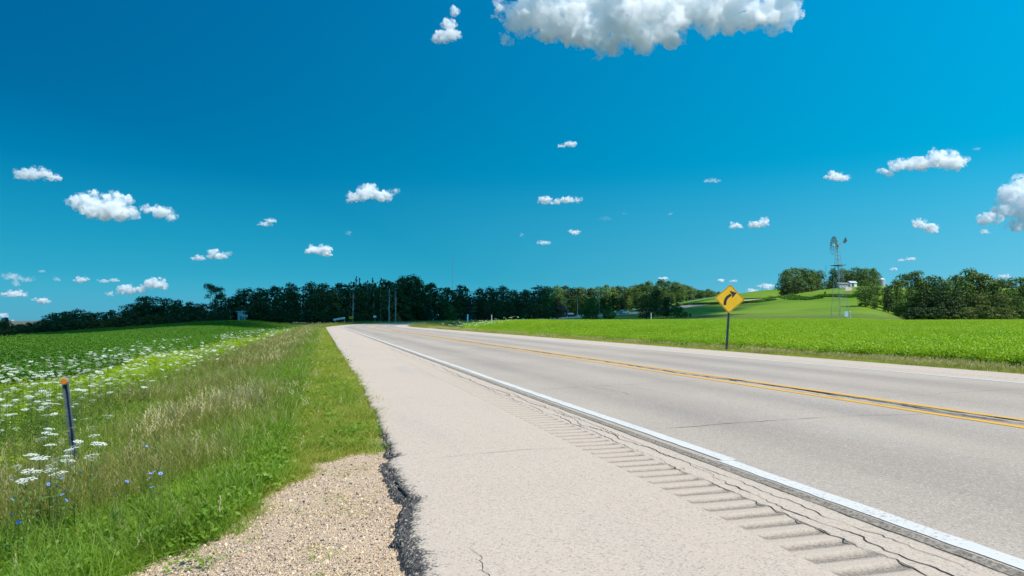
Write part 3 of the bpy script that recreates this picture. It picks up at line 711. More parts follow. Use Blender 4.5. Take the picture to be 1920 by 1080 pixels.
def conifer(seed, mat):
    rg = np.random.default_rng(seed); n = 2600; t = rg.uniform(0, 1, n) ** 1.4; a = rg.uniform(0, 6.283, n)
    tier = np.floor(t * 16) / 16; r = .26 * (1 - t) * (.62 + .38 * ((tier * 16) % 2 == 0)) * rg.uniform(.55, 1.05, n) + .006
    P = np.stack([r * np.cos(a), r * np.sin(a), .05 + .95 * t - .10 * r], 1)
    d = np.stack([np.cos(a), np.sin(a), -.35 + 0 * a], 1); side = np.stack([-np.sin(a), np.cos(a), 0 * a], 1)
    up = np.cross(d, side); s = rg.uniform(.012, .03, n)[:, None]
    tl = rg.normal(0, .4, (n, 1)); sd_ = side + up * tl
    V = np.stack([P - d * s, P - sd_ * s * .5, P + d * s * 1.3, P + sd_ * s * .5], 1).reshape(-1, 3)
    return fast_mesh('crown', V, np.arange(n * 4).reshape(-1, 4), mat), limbs('trunk', M_BARK, [((0, 0, -.03), (0, 0, .95), .018, .004)], 0)
def poplar(seed, mat, ragged=.5):
    rg = np.random.default_rng(seed); L = []; seg = [((0, 0, -.03), (0, 0, .98), .016, .003)]
    for i in range(16):
        z = .12 + .86 * i / 15; a = rg.uniform(0, 6.28); w = .075 * math.sin(math.pi * min(1, .25 + .8 * z)) * rg.uniform(.4, 1.2) + .012
        if rg.uniform() < ragged * .35: continue
        L.append(((.03 * math.cos(a), .03 * math.sin(a), z), (w, w, .05))); seg.append(((0, 0, z - .08), (.05 * math.cos(a), .05 * math.sin(a), z + .03), .004, .002))
    return cards(rg, L, 1100, .014, mat, 'crown', .5), limbs('trunk', M_GREYBARK, seg, 0)
def bare(seed):
    rg = np.random.default_rng(seed); seg = [((0, 0, -.03), (0, .0, .97), .018, .004)]
    for i in range(34):
        z = rg.uniform(.08, .9); a = rg.uniform(0, 6.28); l = rg.uniform(.05, .13); seg.append(((0, 0, z), (.28 * l * 1.6 * math.cos(a), .28 * l * 1.6 * math.sin(a), z + l), .006, .002))
    return limbs('trunk', M_GREYBARK, seg, 0)
T_DARK = leafmat('dark_tree_leaves', (.030, .062, .014), (.052, .092, .020), .22, patch=.12)  # dark leaf tone, with the wood's cloud shade also put into the colour
T_MID = leafmat('tree_leaves', (.070, .135, .022), (.118, .190, .032), .25, patch=.12)  # lighter leaf tone, with sunlight on the crowns put into the colour
T_LIGHT = leafmat('pale_tree_leaves', (.115, .190, .030), (.165, .245, .042), .3, patch=.12)  # palest leaf tone, also painting sunlit crowns behind the shaded front trees
T_OLIVE = leafmat('olive_bush_leaves', (.105, .145, .030), (.14, .175, .035), .28, patch=.12)
T_BLUE = leafmat('spruce_needles', (.035, .065, .045), (.05, .085, .06), .1, patch=.2)
T_RED = leafmat('russet_tree_leaves', (.07, .062, .025), (.10, .075, .03), .2, patch=.2)
PROTO = {}
def protos(key, mat):
    k = (key, mat.name)
    if k in PROTO: return PROTO[k]
    if key.startswith('round'): q = broadleaf(int(key[5:]) + 100, (mat,), wide=.44, n=3600)
    elif key.startswith('oval'): q = broadleaf(int(key[4:]) + 200, (mat,), wide=.36, n=2800, kind='oval')
    elif key.startswith('vase'): q = broadleaf(int(key[4:]) + 300, (mat,), wide=.42, n=2600, kind='vase', base=.35, lobes_n=18, card=.016)
    elif key.startswith('shrub'): q = broadleaf(int(key[5:]) + 400, (mat,), wide=.62, n=1800, base=-.06, card=.034)
    elif key.startswith('conifer'): q = conifer(int(key[7:]), mat)
    elif key.startswith('poplar'): q = poplar(int(key[6:]), mat)
    PROTO[k] = q; return q
NTREE = 0
def plant(key, mat, px, topy, Y, w=1.0, label=None, cat='tree', group=None, name='tree', basez=None):
    """a tree standing at distance Y whose top reaches topy in the picture; w = width factor"""
    p = ray(px, topy, Y); x = p.x; z0 = gzs(x, Y) if basez is None else basez
    H = max(1.2, p.z - z0); cm, tm = protos(key, mat)
    e = empty(name, (x, Y, z0), rng.uniform(0, 6.28)); e.scale = (H * w, H * w, H)
    c = add_obj('crown', cm, e); t = add_obj('trunk', tm, e)
    tag(e, label, cat, group); return e
# skyline of the wood, picture x -> top y
SKY = [(-260, 612), (-60, 603), (0, 603), (28, 608), (75, 602), (100, 587), (128, 581), (155, 580), (180, 589), (200, 577), (230, 582), (245, 573), (262, 564), (290, 561), (318, 563), (335, 561), (360, 565), (385, 572),
       (430, 560), (447, 548), (470, 540), (500, 536), (530, 532), (560, 529), (590, 527), (622, 529), (650, 530), (690, 532), (720, 528), (745, 523), (770, 518), (792, 523), (808, 531), (822, 529), (838, 538), (858, 533),
       (872, 537), (892, 538), (912, 543), (925, 536), (940, 536), (955, 546), (985, 541), (1005, 536), (1035, 535), (1060, 534), (1085, 540), (1110, 537), (1140, 533), (1160, 537), (1185, 537), (1210, 528), (1230, 532), (1242, 521), (1260, 528),
       (1285, 534), (1310, 541), (1335, 544), (1355, 547), (1380, 560)]
SKX, SKYY = zip(*SKY)
def region_label(px):
    for lim, lab, grp in ((30, 'small dark tree at the far left end of the shaded treeline', 'trees at the far left end of the treeline'),
                     (200, 'low dark tree along the far edge of the left field', 'low trees at the edge of the left field'),
                     (390, 'shaded dark green tree in the left wood, left of the umbrella-shaped tree', 'trees left of the umbrella-shaped tree'),
                     (480, 'dark tree crowding round the small grey shed at the wood edge', 'trees round the small grey shed'),
                     (650, 'tall black-green tree in the shaded wood between the grey shed and the arrow sign', 'trees between grey shed and arrow sign'),
                     (760, 'dark tree in the shaded wood behind the arrow sign and the pale bare trunks', 'trees behind the arrow sign'),
                     (900, 'dark rounded tree in the wood below the radio mast', 'trees below the radio mast'),
                     (1045, 'dark tree in the wood behind the right crop field, left of the red house', 'trees left of the red house'),
                     (1190, 'green tree in the wood behind the utility poles and the climbing road', 'trees behind the utility poles'),
                     (1300, 'paler sunlit tree on the ridge between the climbing road and the curve sign', 'ridge trees left of the curve sign'),
                     (9999, 'small distant tree on the skyline just left of the curve warning sign', 'skyline trees beside the curve sign')):
        if px < lim: return lab, grp
def depth_for(px): return np.interp(px, [-260, 0, 380, 600, 700, 760, 860, 950, 1060, 1180, 1300, 1400], [175, 185, 185, 178, 190, 235, 275, 300, 345, 420, 450, 460])
def mat_for(px, back):
    if px < 1000: return T_DARK
    if px < 1170: return T_LIGHT if (back and rng.random() < .5) else (T_MID if rng.random() < .45 else T_DARK)
    return T_LIGHT if rng.random() < (.55 if back else .25) else T_MID
px = -250.0
ks = ['round1', 'round2', 'round3', 'oval1', 'round4', 'oval2', 'round5']
while px < 1375:
    Y = depth_for(px) * rng.uniform(1.0, 1.06) * (1 + .16 * float(sm(1010, 1060, px)) * float(sm(1230, 1180, px))); ty = np.interp(px, SKX, SKYY) + rng.uniform(-2, 2.5)
    lab, grp = region_label(px)
    e = plant(ks[rng.integers(7)], mat_for(px, True), px, ty, Y, rng.uniform(1.05, 1.4) * (1.35 if px > 1290 else 1), lab, 'tree', grp)
    px += max(11, (e.scale.x * .62) * F / Y * .62) * rng.uniform(.75, 1.1) * (.62 if px > 1000 else .9)
px = -250.0
while px < 1290:      # front row, a little lower, hides the trunks
    Y = depth_for(px) * rng.uniform(.93, .97); base = np.interp(px, [0, 400, 1000, 1300], [628, 598, 600, 585]); top = np.interp(px, SKX, SKYY)
    ty = top + (base - top) * rng.uniform(.18, .48)
    if px > 1045 and px < 1190: ty += 4
    if 440 < px < 466: px += 6; continue
    lab, grp = region_label(px)
    if 1040 < px < 1185 and Y < 400: Y = 395
    e = plant(ks[rng.integers(7)], mat_for(px, False), px, ty, Y, rng.uniform(1.0, 1.3), lab, 'tree', grp)
    px += max(12, e.scale.x * .7 * F / Y * .75) * rng.uniform(.8, 1.15)
def shr(px, ty, Y, mat, lab, w=1.0, key='shrub1', name='shrub', cat='bush', grp=None): return plant(key, mat, px, ty, Y, w, lab, cat, grp, name)
px = -200.0
while px < 1040:      # undergrowth at the foot of the wood
    if 424 < px < 472: px = 473
    Y = depth_for(px) * .925; base = np.interp(px, [-200, 0, 400, 1000], [640, 628, 598, 600])
    shr(px, base - rng.uniform(9, 20), Y, T_DARK, 'dark bush in the undergrowth at the foot of the shaded wood', rng.uniform(1, 1.4), 'shrub%d' % rng.integers(1, 4), grp='bushes at the foot of the shaded wood')
    px += rng.uniform(13, 24)
# trees one can single out
plant('vase1', T_DARK, 405, 531, 172, .62, 'tall umbrella-shaped tree rising above the left treeline on a thin neck')
plant('vase2', T_DARK, 287, 555, 178, 1.25, 'broad airy-crowned tree with sky showing through, in the low left treeline')
plant('round3', T_DARK, 8, 595, 182, 1.0, 'rounded dark tree cut by the left edge of the photo')
plant('round5', T_DARK, 770, 516, 228, 1.15, 'highest dark dome-crowned tree, left of the radio mast')
for k, (px, ty) in enumerate([(657, 529), (666, 521), (674, 523), (682, 528), (688, 527), (701, 523), (714, 523), (690, 531)]):
    plant('poplar%d' % (k % 4), T_DARK, px, ty, 176 + k, 1.0, 'slim spiky poplar standing above the wood behind the arrow sign', 'tree', 'row of slim spiky poplars', 'poplar_tree')
for (px, ty, Y, lab) in ((730, 538, 172, 'thin bare grey trunk, left one of the pale pair at the wood edge'), (742, 542, 171, 'thicker bare grey trunk, right one of the pale pair at the wood edge'), (662, 545, 170, 'faint bare grey trunk directly behind the arrow sign')):
    p = ray(px, ty, Y); z0 = gzs(p.x, Y); e = empty('bare_tree', (p.x, Y, z0), rng.uniform(0, 6)); H = p.z - z0; e.scale = (H, H, H); add_obj('trunk', bare(int(px)), e); tag(e, lab, 'bare tree')
plant('conifer1', T_BLUE, 881, 557, 250, .95, 'blue-grey spruce standing in front of the wood', name='spruce_tree')
plant('conifer2', T_BLUE, 804, 562, 222, 1.1, 'small blue-grey spruce below the dome-crowned tree', name='spruce_tree')
plant('conifer3', T_DARK, 651, 578, 168, .9, 'small dark conifer left of the arrow sign', name='spruce_tree')
shr(845, 574, 240, T_MID, 'rounded green bush below the radio mast, at the wood edge', 1.05, 'shrub2'); shr(792, 578, 225, T_DARK, 'dark bush behind the highway bend, below the small spruce', 1.0, 'shrub3')
shr(912, 577, 262, T_RED, 'rusty brown-green bush at the wood edge', 1.0, 'shrub1'); shr(936, 575, 262, T_DARK, 'dark green bush right of the rusty bush', 1.0, 'shrub2')
plant('oval2', T_RED, 1044, 558, 262, 1.1, 'russet tree leaning over the red house', name='tree')
shr(1000, 567, 262, T_DARK, 'big dark bush between the white post and the red house', 1.2, 'shrub3'); shr(1028, 573, 258, T_DARK, 'dark bush at the left foot of the russet tree', 1.1, 'shrub1')
plant('round2', T_MID, 1111, 557, 196, .95, 'dark bushy tree standing at the crop edge in front of the bending road')
plant('round4', T_MID, 1098, 572, 200, .8, 'smaller tree clump left of the bushy tree at the crop edge')
plant('shrub2', T_MID, 1142, 574, 198, 1.0, 'low sprawling tree at the crop edge below the silver car')
plant('round1', T_DARK, 1212, 552, 232, 1.15, 'large dark green tree in the clump between the car and the curve sign')
plant('round5', T_DARK, 1232, 543, 262, 1.1, 'tallest tree at the back of the clump right of the car')
plant('round3', T_DARK, 1250, 556, 236, 1.1, 'dark tree at the right of the clump left of the curve sign')
plant('shrub3', T_MID, 1270, 568, 230, .95, 'lighter green small tree at the right end of the roadside clump')
shr(1285, 584, 228, T_OLIVE, 'small yellow-green bush at the right foot of the clump', 1.0); shr(1294, 588, 235, T_DARK, 'tiny dark bush alone on the slope left of the curve sign', .8)
shr(1547, 554, 305, T_DARK, 'small dark bush alone in the middle of the hillside below the farm', .9, 'shrub2', name='shrub')
# farm trees on the hill top
for (px, ty, Y, w, key, mat, lab) in (
    (1474, 506, 372, 1.0, 'round1', T_MID, 'leftmost rounded tree of the farm clump on the hill'), (1487, 501, 382, 1.0, 'round2', T_MID, 'second tree from the left in the hilltop farm clump'),
    (1503, 502, 384, 1.0, 'round3', T_MID, 'middle tree of the left farm clump on the hill'), (1519, 504, 386, 1.0, 'round4', T_MID, 'tree left of the grey barn on the hill'),
    (1535, 507, 388, 1.0, 'round5', T_MID, 'tree at the right end of the left farm clump, touching the grey barn'), (1492, 524, 366, .9, 'shrub1', T_DARK, 'low dark tree in front of the left farm clump'),
    (1478, 528, 364, 1.0, 'shrub2', T_DARK, 'low dark tree at the left foot of the farm clump'),
    (1562, 502, 396, .8, 'oval1', T_MID, 'upright tree right behind the windmill on the hill'), (1578, 503, 392, .9, 'round2', T_LIGHT, 'paler tree right of the windmill at the farm'),
    (1590, 505, 386, .9, 'round4', T_LIGHT, 'pale green tree above the white farm shed'), (1607, 501, 384, 1.0, 'round1', T_MID, 'tall tree behind the white farm shed'),
    (1623, 502, 372, 1.0, 'round3', T_LIGHT, 'willowy tree above the right hillside clump'), (1638, 503, 360, .95, 'round5', T_LIGHT, 'drooping pale tree left of the silo roof'),
    (1558, 528, 350, .8, 'shrub3', T_DARK, 'round dark bush beside the grey barn')):
    plant(key, mat, px, ty, Y, w, lab, 'tree')
# clump at the right
for (px, ty, Y, w, key, mat, lab) in (
    (1622, 524, 236, .95, 'round2', T_MID, 'big dark-skirted tree at the left end of the right-hand clump'), (1640, 531, 246, .9, 'round4', T_MID, 'tree just behind the left end of the right-hand clump'),
    (1664, 536, 228, .85, 'oval1', T_DARK, 'dark narrow tree with a visible trunk in the right-hand clump'), (1680, 524, 240, .9, 'round1', T_MID, 'green tree behind the dark narrow tree'),
    (1702, 507, 250, .72, 'vase1', T_MID, 'tall rough-topped tree in the left part of the right-hand clump'), (1722, 519, 252, .9, 'round5', T_MID, 'rounded tree right of the tall rough-topped tree'),
    (1748, 516, 250, .9, 'round3', T_MID, 'spiky-topped tree in the middle of the right-hand clump'), (1770, 526, 246, 1.0, 'round2', T_MID, 'tree in the dip between the two high crowns at right'),
    (1795, 514, 250, .95, 'round4', T_MID, 'tree left of the highest crown at right'), (1822, 504, 256, 1.0, 'round1', T_MID, 'highest broad crown of the right-hand clump'),
    (1842, 513, 252, 1.0, 'round3', T_OLIVE, 'brownish green crown right of the highest crown'), (1860, 528, 240, .9, 'round5', T_MID, 'tree at the right shoulder of the highest crown'),
    (1712, 545, 222, 1.0, 'round5', T_MID, 'lighter tree in the front row of the right-hand clump'), (1738, 541, 218, 1.1, 'round1', T_DARK, 'broad dark tree in the front row of the right-hand clump'),
    (1765, 543, 216, 1.1, 'round4', T_DARK, 'second broad dark tree in the front row of the right-hand clump'), (1795, 545, 218, 1.1, 'round2', T_DARK, 'deep green front-row tree below the highest crown'),
    (1835, 549, 214, 1.0, 'round3', T_OLIVE, 'olive tree at the front right'), (1872, 548, 212, 1.05, 'round1', T_OLIVE, 'olive tree near the right edge of the photo'),
    (1905, 518, 236, .8, 'vase2', T_MID, 'tall thin-crowned tree near the right edge'), (1925, 532, 224, 1.1, 'round5', T_MID, 'tree cut by the right edge of the photo'),
    (1900, 545, 215, 1.0, 'round4', T_MID, 'front tree near the right edge, below the thin-crowned one'), (1965, 525, 230, 1.2, 'round2', T_MID, 'tree just past the right edge of the photo')):
    plant(key, mat, px, ty, Y, w * 1.08, lab, 'tree')
for (px, ty, Y, lab) in ((1815, 576, 204, 'olive yellow bush, leftmost of the three in front of the right-hand clump'), (1848, 572, 203, 'olive yellow bush, middle one of the three in front of the right-hand clump'), (1880, 577, 202, 'olive yellow bush, rightmost of the three in front of the right-hand clump')):
    shr(px, ty, Y, T_OLIVE, lab, 1.5, 'shrub2')
px = 1712
while px < 1990:
    shr(px, rng.uniform(574, 582), 212, T_DARK if rng.random() < .6 else T_MID, 'dark bush low at the foot of the right-hand clump', 1.4, 'shrub%d' % rng.integers(1, 4), grp='bushes at the foot of the right-hand clump'); px += 17
for (px, ty, Y, lab) in ((1686, 568, 226, 'light green bush beside the dark narrow tree'), (1706, 571, 222, 'pale bush at the foot of the right-hand clump'), (1640, 566, 232, 'low bush at the left foot of the right-hand clump'), (1612, 572, 236, 'dark bush under the big dark-skirted tree')):
    shr(px, ty, Y, T_MID, lab, 1.0, 'shrub1')
for (px, ty, Y) in ((1868, 527, 520), (1880, 530, 520), (1893, 529, 530), (1660, 533, 430)):
    plant('round2', T_DARK, px, ty, Y, 1.4, 'far blue-green tree on the skyline beyond the right-hand clump', 'tree', 'far skyline trees at right')
# ------------------------------------------------------------------ corn strips, drive on the hill
def strip(name, pts, wdt, h, mat, label, cat, n=2600, seed=3):
    rg = np.random.default_rng(seed); pts = np.array(pts, float); t = rg.uniform(0, len(pts) - 1, n); i = np.minimum(t.astype(int), len(pts) - 2); f = t - i
    P = pts[i] * (1 - f[:, None]) + pts[i + 1] * f[:, None]; d = pts[i + 1] - pts[i]; d /= np.linalg.norm(d, axis=1)[:, None]
    o = rg.uniform(-.5, .5, n) * wdt; x = P[:, 0] - d[:, 1] * o; y = P[:, 1] + d[:, 0] * o; z = gz(x, y)
    V = []; Q = []
    for k in range(n):
        for q in range(3):
            a = rg.uniform(0, 6.28); w = .4; zz = z[k] + h * (q / 3); b = len(V); c, s_ = math.cos(a) * w, math.sin(a) * w; lean = rg.normal(0, .3, 2)
            V += [(x[k] - c, y[k] - s_, zz), (x[k] + c, y[k] + s_, zz), (x[k] + c * .6 + lean[0], y[k] + s_ * .6 + lean[1], zz + h * .42), (x[k] - c * .6 + lean[0], y[k] - s_ * .6 + lean[1], zz + h * .42)]
            Q.append((b, b + 1, b + 2, b + 3))
    o = add_obj(name, fast_mesh(name, V, Q, mat)); tag(o, label, cat, kind='stuff')
def gp(px, py, Y0=120, Y1=420):
    """first ground point under a pixel"""
    Ys = np.linspace(Y0, Y1, 600); d = ray(px, py, 1.0); X = d.x * Ys; Z = CAMH + (d.z - CAMH) * Ys; g_ = gz(X, Ys)
    k = np.argmax(g_ >= Z); 
    if g_[k] < Z[k]: k = int(np.argmax(g_ - Z))
    return (X[k], Ys[k])
CORN = leafmat('corn_leaves', (.06, .16, .014), (.085, .20, .02), .35, patch=.1)
strip('corn_strip', [gp(1292, 571), gp(1340, 570), gp(1392, 568), gp(1440, 565)], 9, .6, CORN, 'dark green corn strip on the slope behind the curve sign', 'corn', 3000)
strip('corn_strip', [gp(1395, 561), gp(1440, 560), gp(1490, 560), gp(1530, 561)], 8, .5, CORN, 'dark corn strip running left of the windmill across the hill', 'corn', 2600, 4)
strip('corn_strip', [gp(1530, 556), gp(1570, 555), gp(1612, 557)], 8, .5, CORN, 'dark corn strip behind the windmill below the farm', 'corn', 1800, 5)
M_DRIVE = flat('drive_gravel', (.42, .35, .26), .95, .1, scale=.3)
def ribbon(name, pts, w, mat, lift=.12):
    V = []; P = [Vector((p[0], p[1])) for p in pts]
    out = []
    for i in range(len(P) - 1):
        for k in range(6): out.append(P[i].lerp(P[i + 1], k / 6))
    out.append(P[-1])
    for i, p in enumerate(out):
        d = (out[min(i + 1, len(out) - 1)] - out[max(i - 1, 0)]).normalized(); n = Vector((-d.y, d.x))
        for s_ in (-.5, 0, .5): q = p + n * w * s_; V.append((q.x, q.y, gzs(q.x, q.y) + lift))
    Q = [(i * 3 + j, i * 3 + j + 1, i * 3 + j + 4, i * 3 + j + 3) for i in range(len(out) - 1) for j in (0, 1)]
    return add_obj(name, fast_mesh(name, V, [q[::-1] for q in Q], mat))
o = ribbon('farm_drive', [gp(1589, 546), gp(1592, 543), gp(1590, 540), gp(1582, 538)], 3.0, M_DRIVE); tag(o, kind='structure')
# field track beside the highway on the right
sx_, sy_, _ = rpos(np.array([84., 92., 99.]), np.array([13.4, 15.6, 18.5])); o = ribbon('field_track', list(zip(sx_, sy_)), 3.0, M_DRIVE, .10); tag(o, kind='structure')

# ------------------------------------------------------------------ clouds
from mathutils import noise as mnoise
def m_cloud():
    m = bpy.data.materials.new('cloud'); m.use_nodes = True; nt = m.node_tree; nt.nodes.clear(); g = G(nt)
    out = g.n('ShaderNodeOutputMaterial'); v = g.n('ShaderNodeVolumeScatter'); v.inputs['Color'].default_value = (.975, .990, 1, 1); v.inputs['Anisotropy'].default_value = .05
    v.inputs['Density'].default_value = .03; g.L.new(v.outputs[0], out.inputs['Volume'])
    tc = g.n('ShaderNodeTexCoord').outputs['Object']; sc = g.n('ShaderNodeVectorMath', operation='SCALE', name='size'); g.L.new(tc, sc.inputs[0]); sc.inputs['Scale'].default_value = .01
    nz = g.noise(sc.outputs[0], 2.2, 6, .66)
    mu = g.n('ShaderNodeMath', operation='MULTIPLY', name='dens'); g.L.new(g.rng(nz, .40, .62, 0.0, 1.7), mu.inputs[0]); mu.inputs[1].default_value = .03; g.L.new(mu.outputs[0], v.inputs['Density'])
    return m
M_CLOUD = m_cloud()
def ico(sub):
    bm = bmesh.new(); bmesh.ops.create_icosphere(bm, subdivisions=sub, radius=1); V = np.array([v.co[:] for v in bm.verts]); Fc = np.array([[v.index for v in f.verts] for f in bm.faces]); bm.free(); return V, Fc
ICO = ico(3)
def hull(P, Fc, vox, rough, seed, name):
    """fuse puffs into one skin and roughen it with fractal noise"""
    me = fast_mesh('puffs', P, Fc, None, False, 3); o = bpy.data.objects.new('puffs', me); COL.objects.link(o)
    md = o.modifiers.new('r', 'REMESH'); md.mode = 'VOXEL'; md.voxel_size = vox; md.use_smooth_shade = True
    dg = bpy.context.evaluated_depsgraph_get(); m2 = bpy.data.meshes.new_from_object(o.evaluated_get(dg)); bpy.data.objects.remove(o); bpy.data.meshes.remove(me)
    n = len(m2.vertices); co = np.empty(n * 3, np.float32); m2.vertices.foreach_get('co', co); co = co.reshape(-1, 3)
    no = np.empty(n * 3, np.float32); m2.vertex_normals.foreach_get('vector', no); no = no.reshape(-1, 3)
    off = Vector((seed * 3.1, seed * 1.7, seed)); h = rough
    d = np.array([(mnoise.fractal(Vector(c) * (1 / h) + off, .7, 2.1, 5) - .1) for c in co.tolist()], np.float32)
    co = co + no * (d * h * .62)[:, None]
    m2.vertices.foreach_set('co', co.astype(np.float32).ravel()); m2.name = name; m2.update(); return m2
def cloud(lobes, label, seed, dist=None, dens=1.0, fuzz=1.0, n=26, name='cloud'):
    """lobes in picture units (x, y, rx, ry); puffs pile up round them"""
    rg = np.random.default_rng(seed); cx = sum(l[0] for l in lobes) / len(lobes); cy = sum(l[1] for l in lobes) / len(lobes)
    el = max(.02, (600 - cy) / F); Y = dist or min(9000, 900 / el); k = Y / F     # metres per picture unit
    o0 = ray(cx, cy, Y); hs = max(l[3] for l in lobes)
    Vs = []; Fs = []; nv = 0
    for (lx, ly, rx, ry) in lobes:
        m = 5 + int(7 * rx / ry)
        for i in range(m):
            if i == 0: ox = oy = oz = 0; r = ry * .62; st = (max(1, rx / ry * .9), 1.0, .8)
            else:
                a = rg.uniform(0, 6.283); u = math.sqrt(rg.uniform(.1, 1)); ox = rx * u * math.cos(a) * .86; oy = ry * u * math.sin(a) * .8; oz = rx * .5 * rg.uniform(-1, 1) * math.sqrt(max(0, 1 - u * u))
                if oy < -ry * .35: oy = -ry * .35
                r = ry * rg.uniform(.26, .46) * (1.15 - .5 * u); st = (rg.uniform(1.0, 1.5), rg.uniform(.9, 1.3), rg.uniform(.75, 1.0))
            V, Fc = ICO
            Vs.append(V * np.array(st) * r + np.array((lx + ox - cx, oz, cy - ly + oy))); Fs.append(Fc + nv); nv += len(V)
    me = hull(np.concatenate(Vs) * k, np.concatenate(Fs), max(.9, hs / 26) * k, hs * .55 * k, seed, 'cloud')
    cen = np.concatenate([np.tile(v.mean(0), (len(v), 1)) for v in Vs]); P2 = cen + (np.concatenate(Vs) - cen) * 1.28
    m2 = hull(P2 * k, np.concatenate(Fs), max(1.3, hs / 16) * k, hs * .7 * k, seed + 50, 'cloud')
    bm = bmesh.new(); bm.from_mesh(me); nf = len(bm.faces); bm.from_mesh(m2); bm.faces.ensure_lookup_table()
    for f in bm.faces: f.material_index = 0 if f.index < nf and f.index >= 0 else 1
    for i, f in enumerate(bm.faces): f.material_index = 0 if i < nf else 1
    bm.to_mesh(me); bm.free(); bpy.data.meshes.remove(m2)
    mt = M_CLOUD.copy(); mt.name = 'cloud'; me.materials.append(mt)
    mt.node_tree.nodes['dens'].inputs[1].default_value = dens ** 2.5 * 3.6 / (math.sqrt(hs * 12) * k); mw = M_CLOUD.copy(); mw.name = 'cloud_fringe'; me.materials.append(mw); mw.node_tree.nodes['dens'].inputs[1].default_value = dens ** 2.5 * .95 / (math.sqrt(hs * 12) * k); mw.node_tree.nodes['size'].inputs['Scale'].default_value = 1.3 / (math.sqrt(hs * 16) * k); mt.node_tree.nodes['size'].inputs['Scale'].default_value = 1 / (math.sqrt(hs * 16) * k)
    o = add_obj(name, me); o.location = o0; tag(o, label, 'cloud'); return o
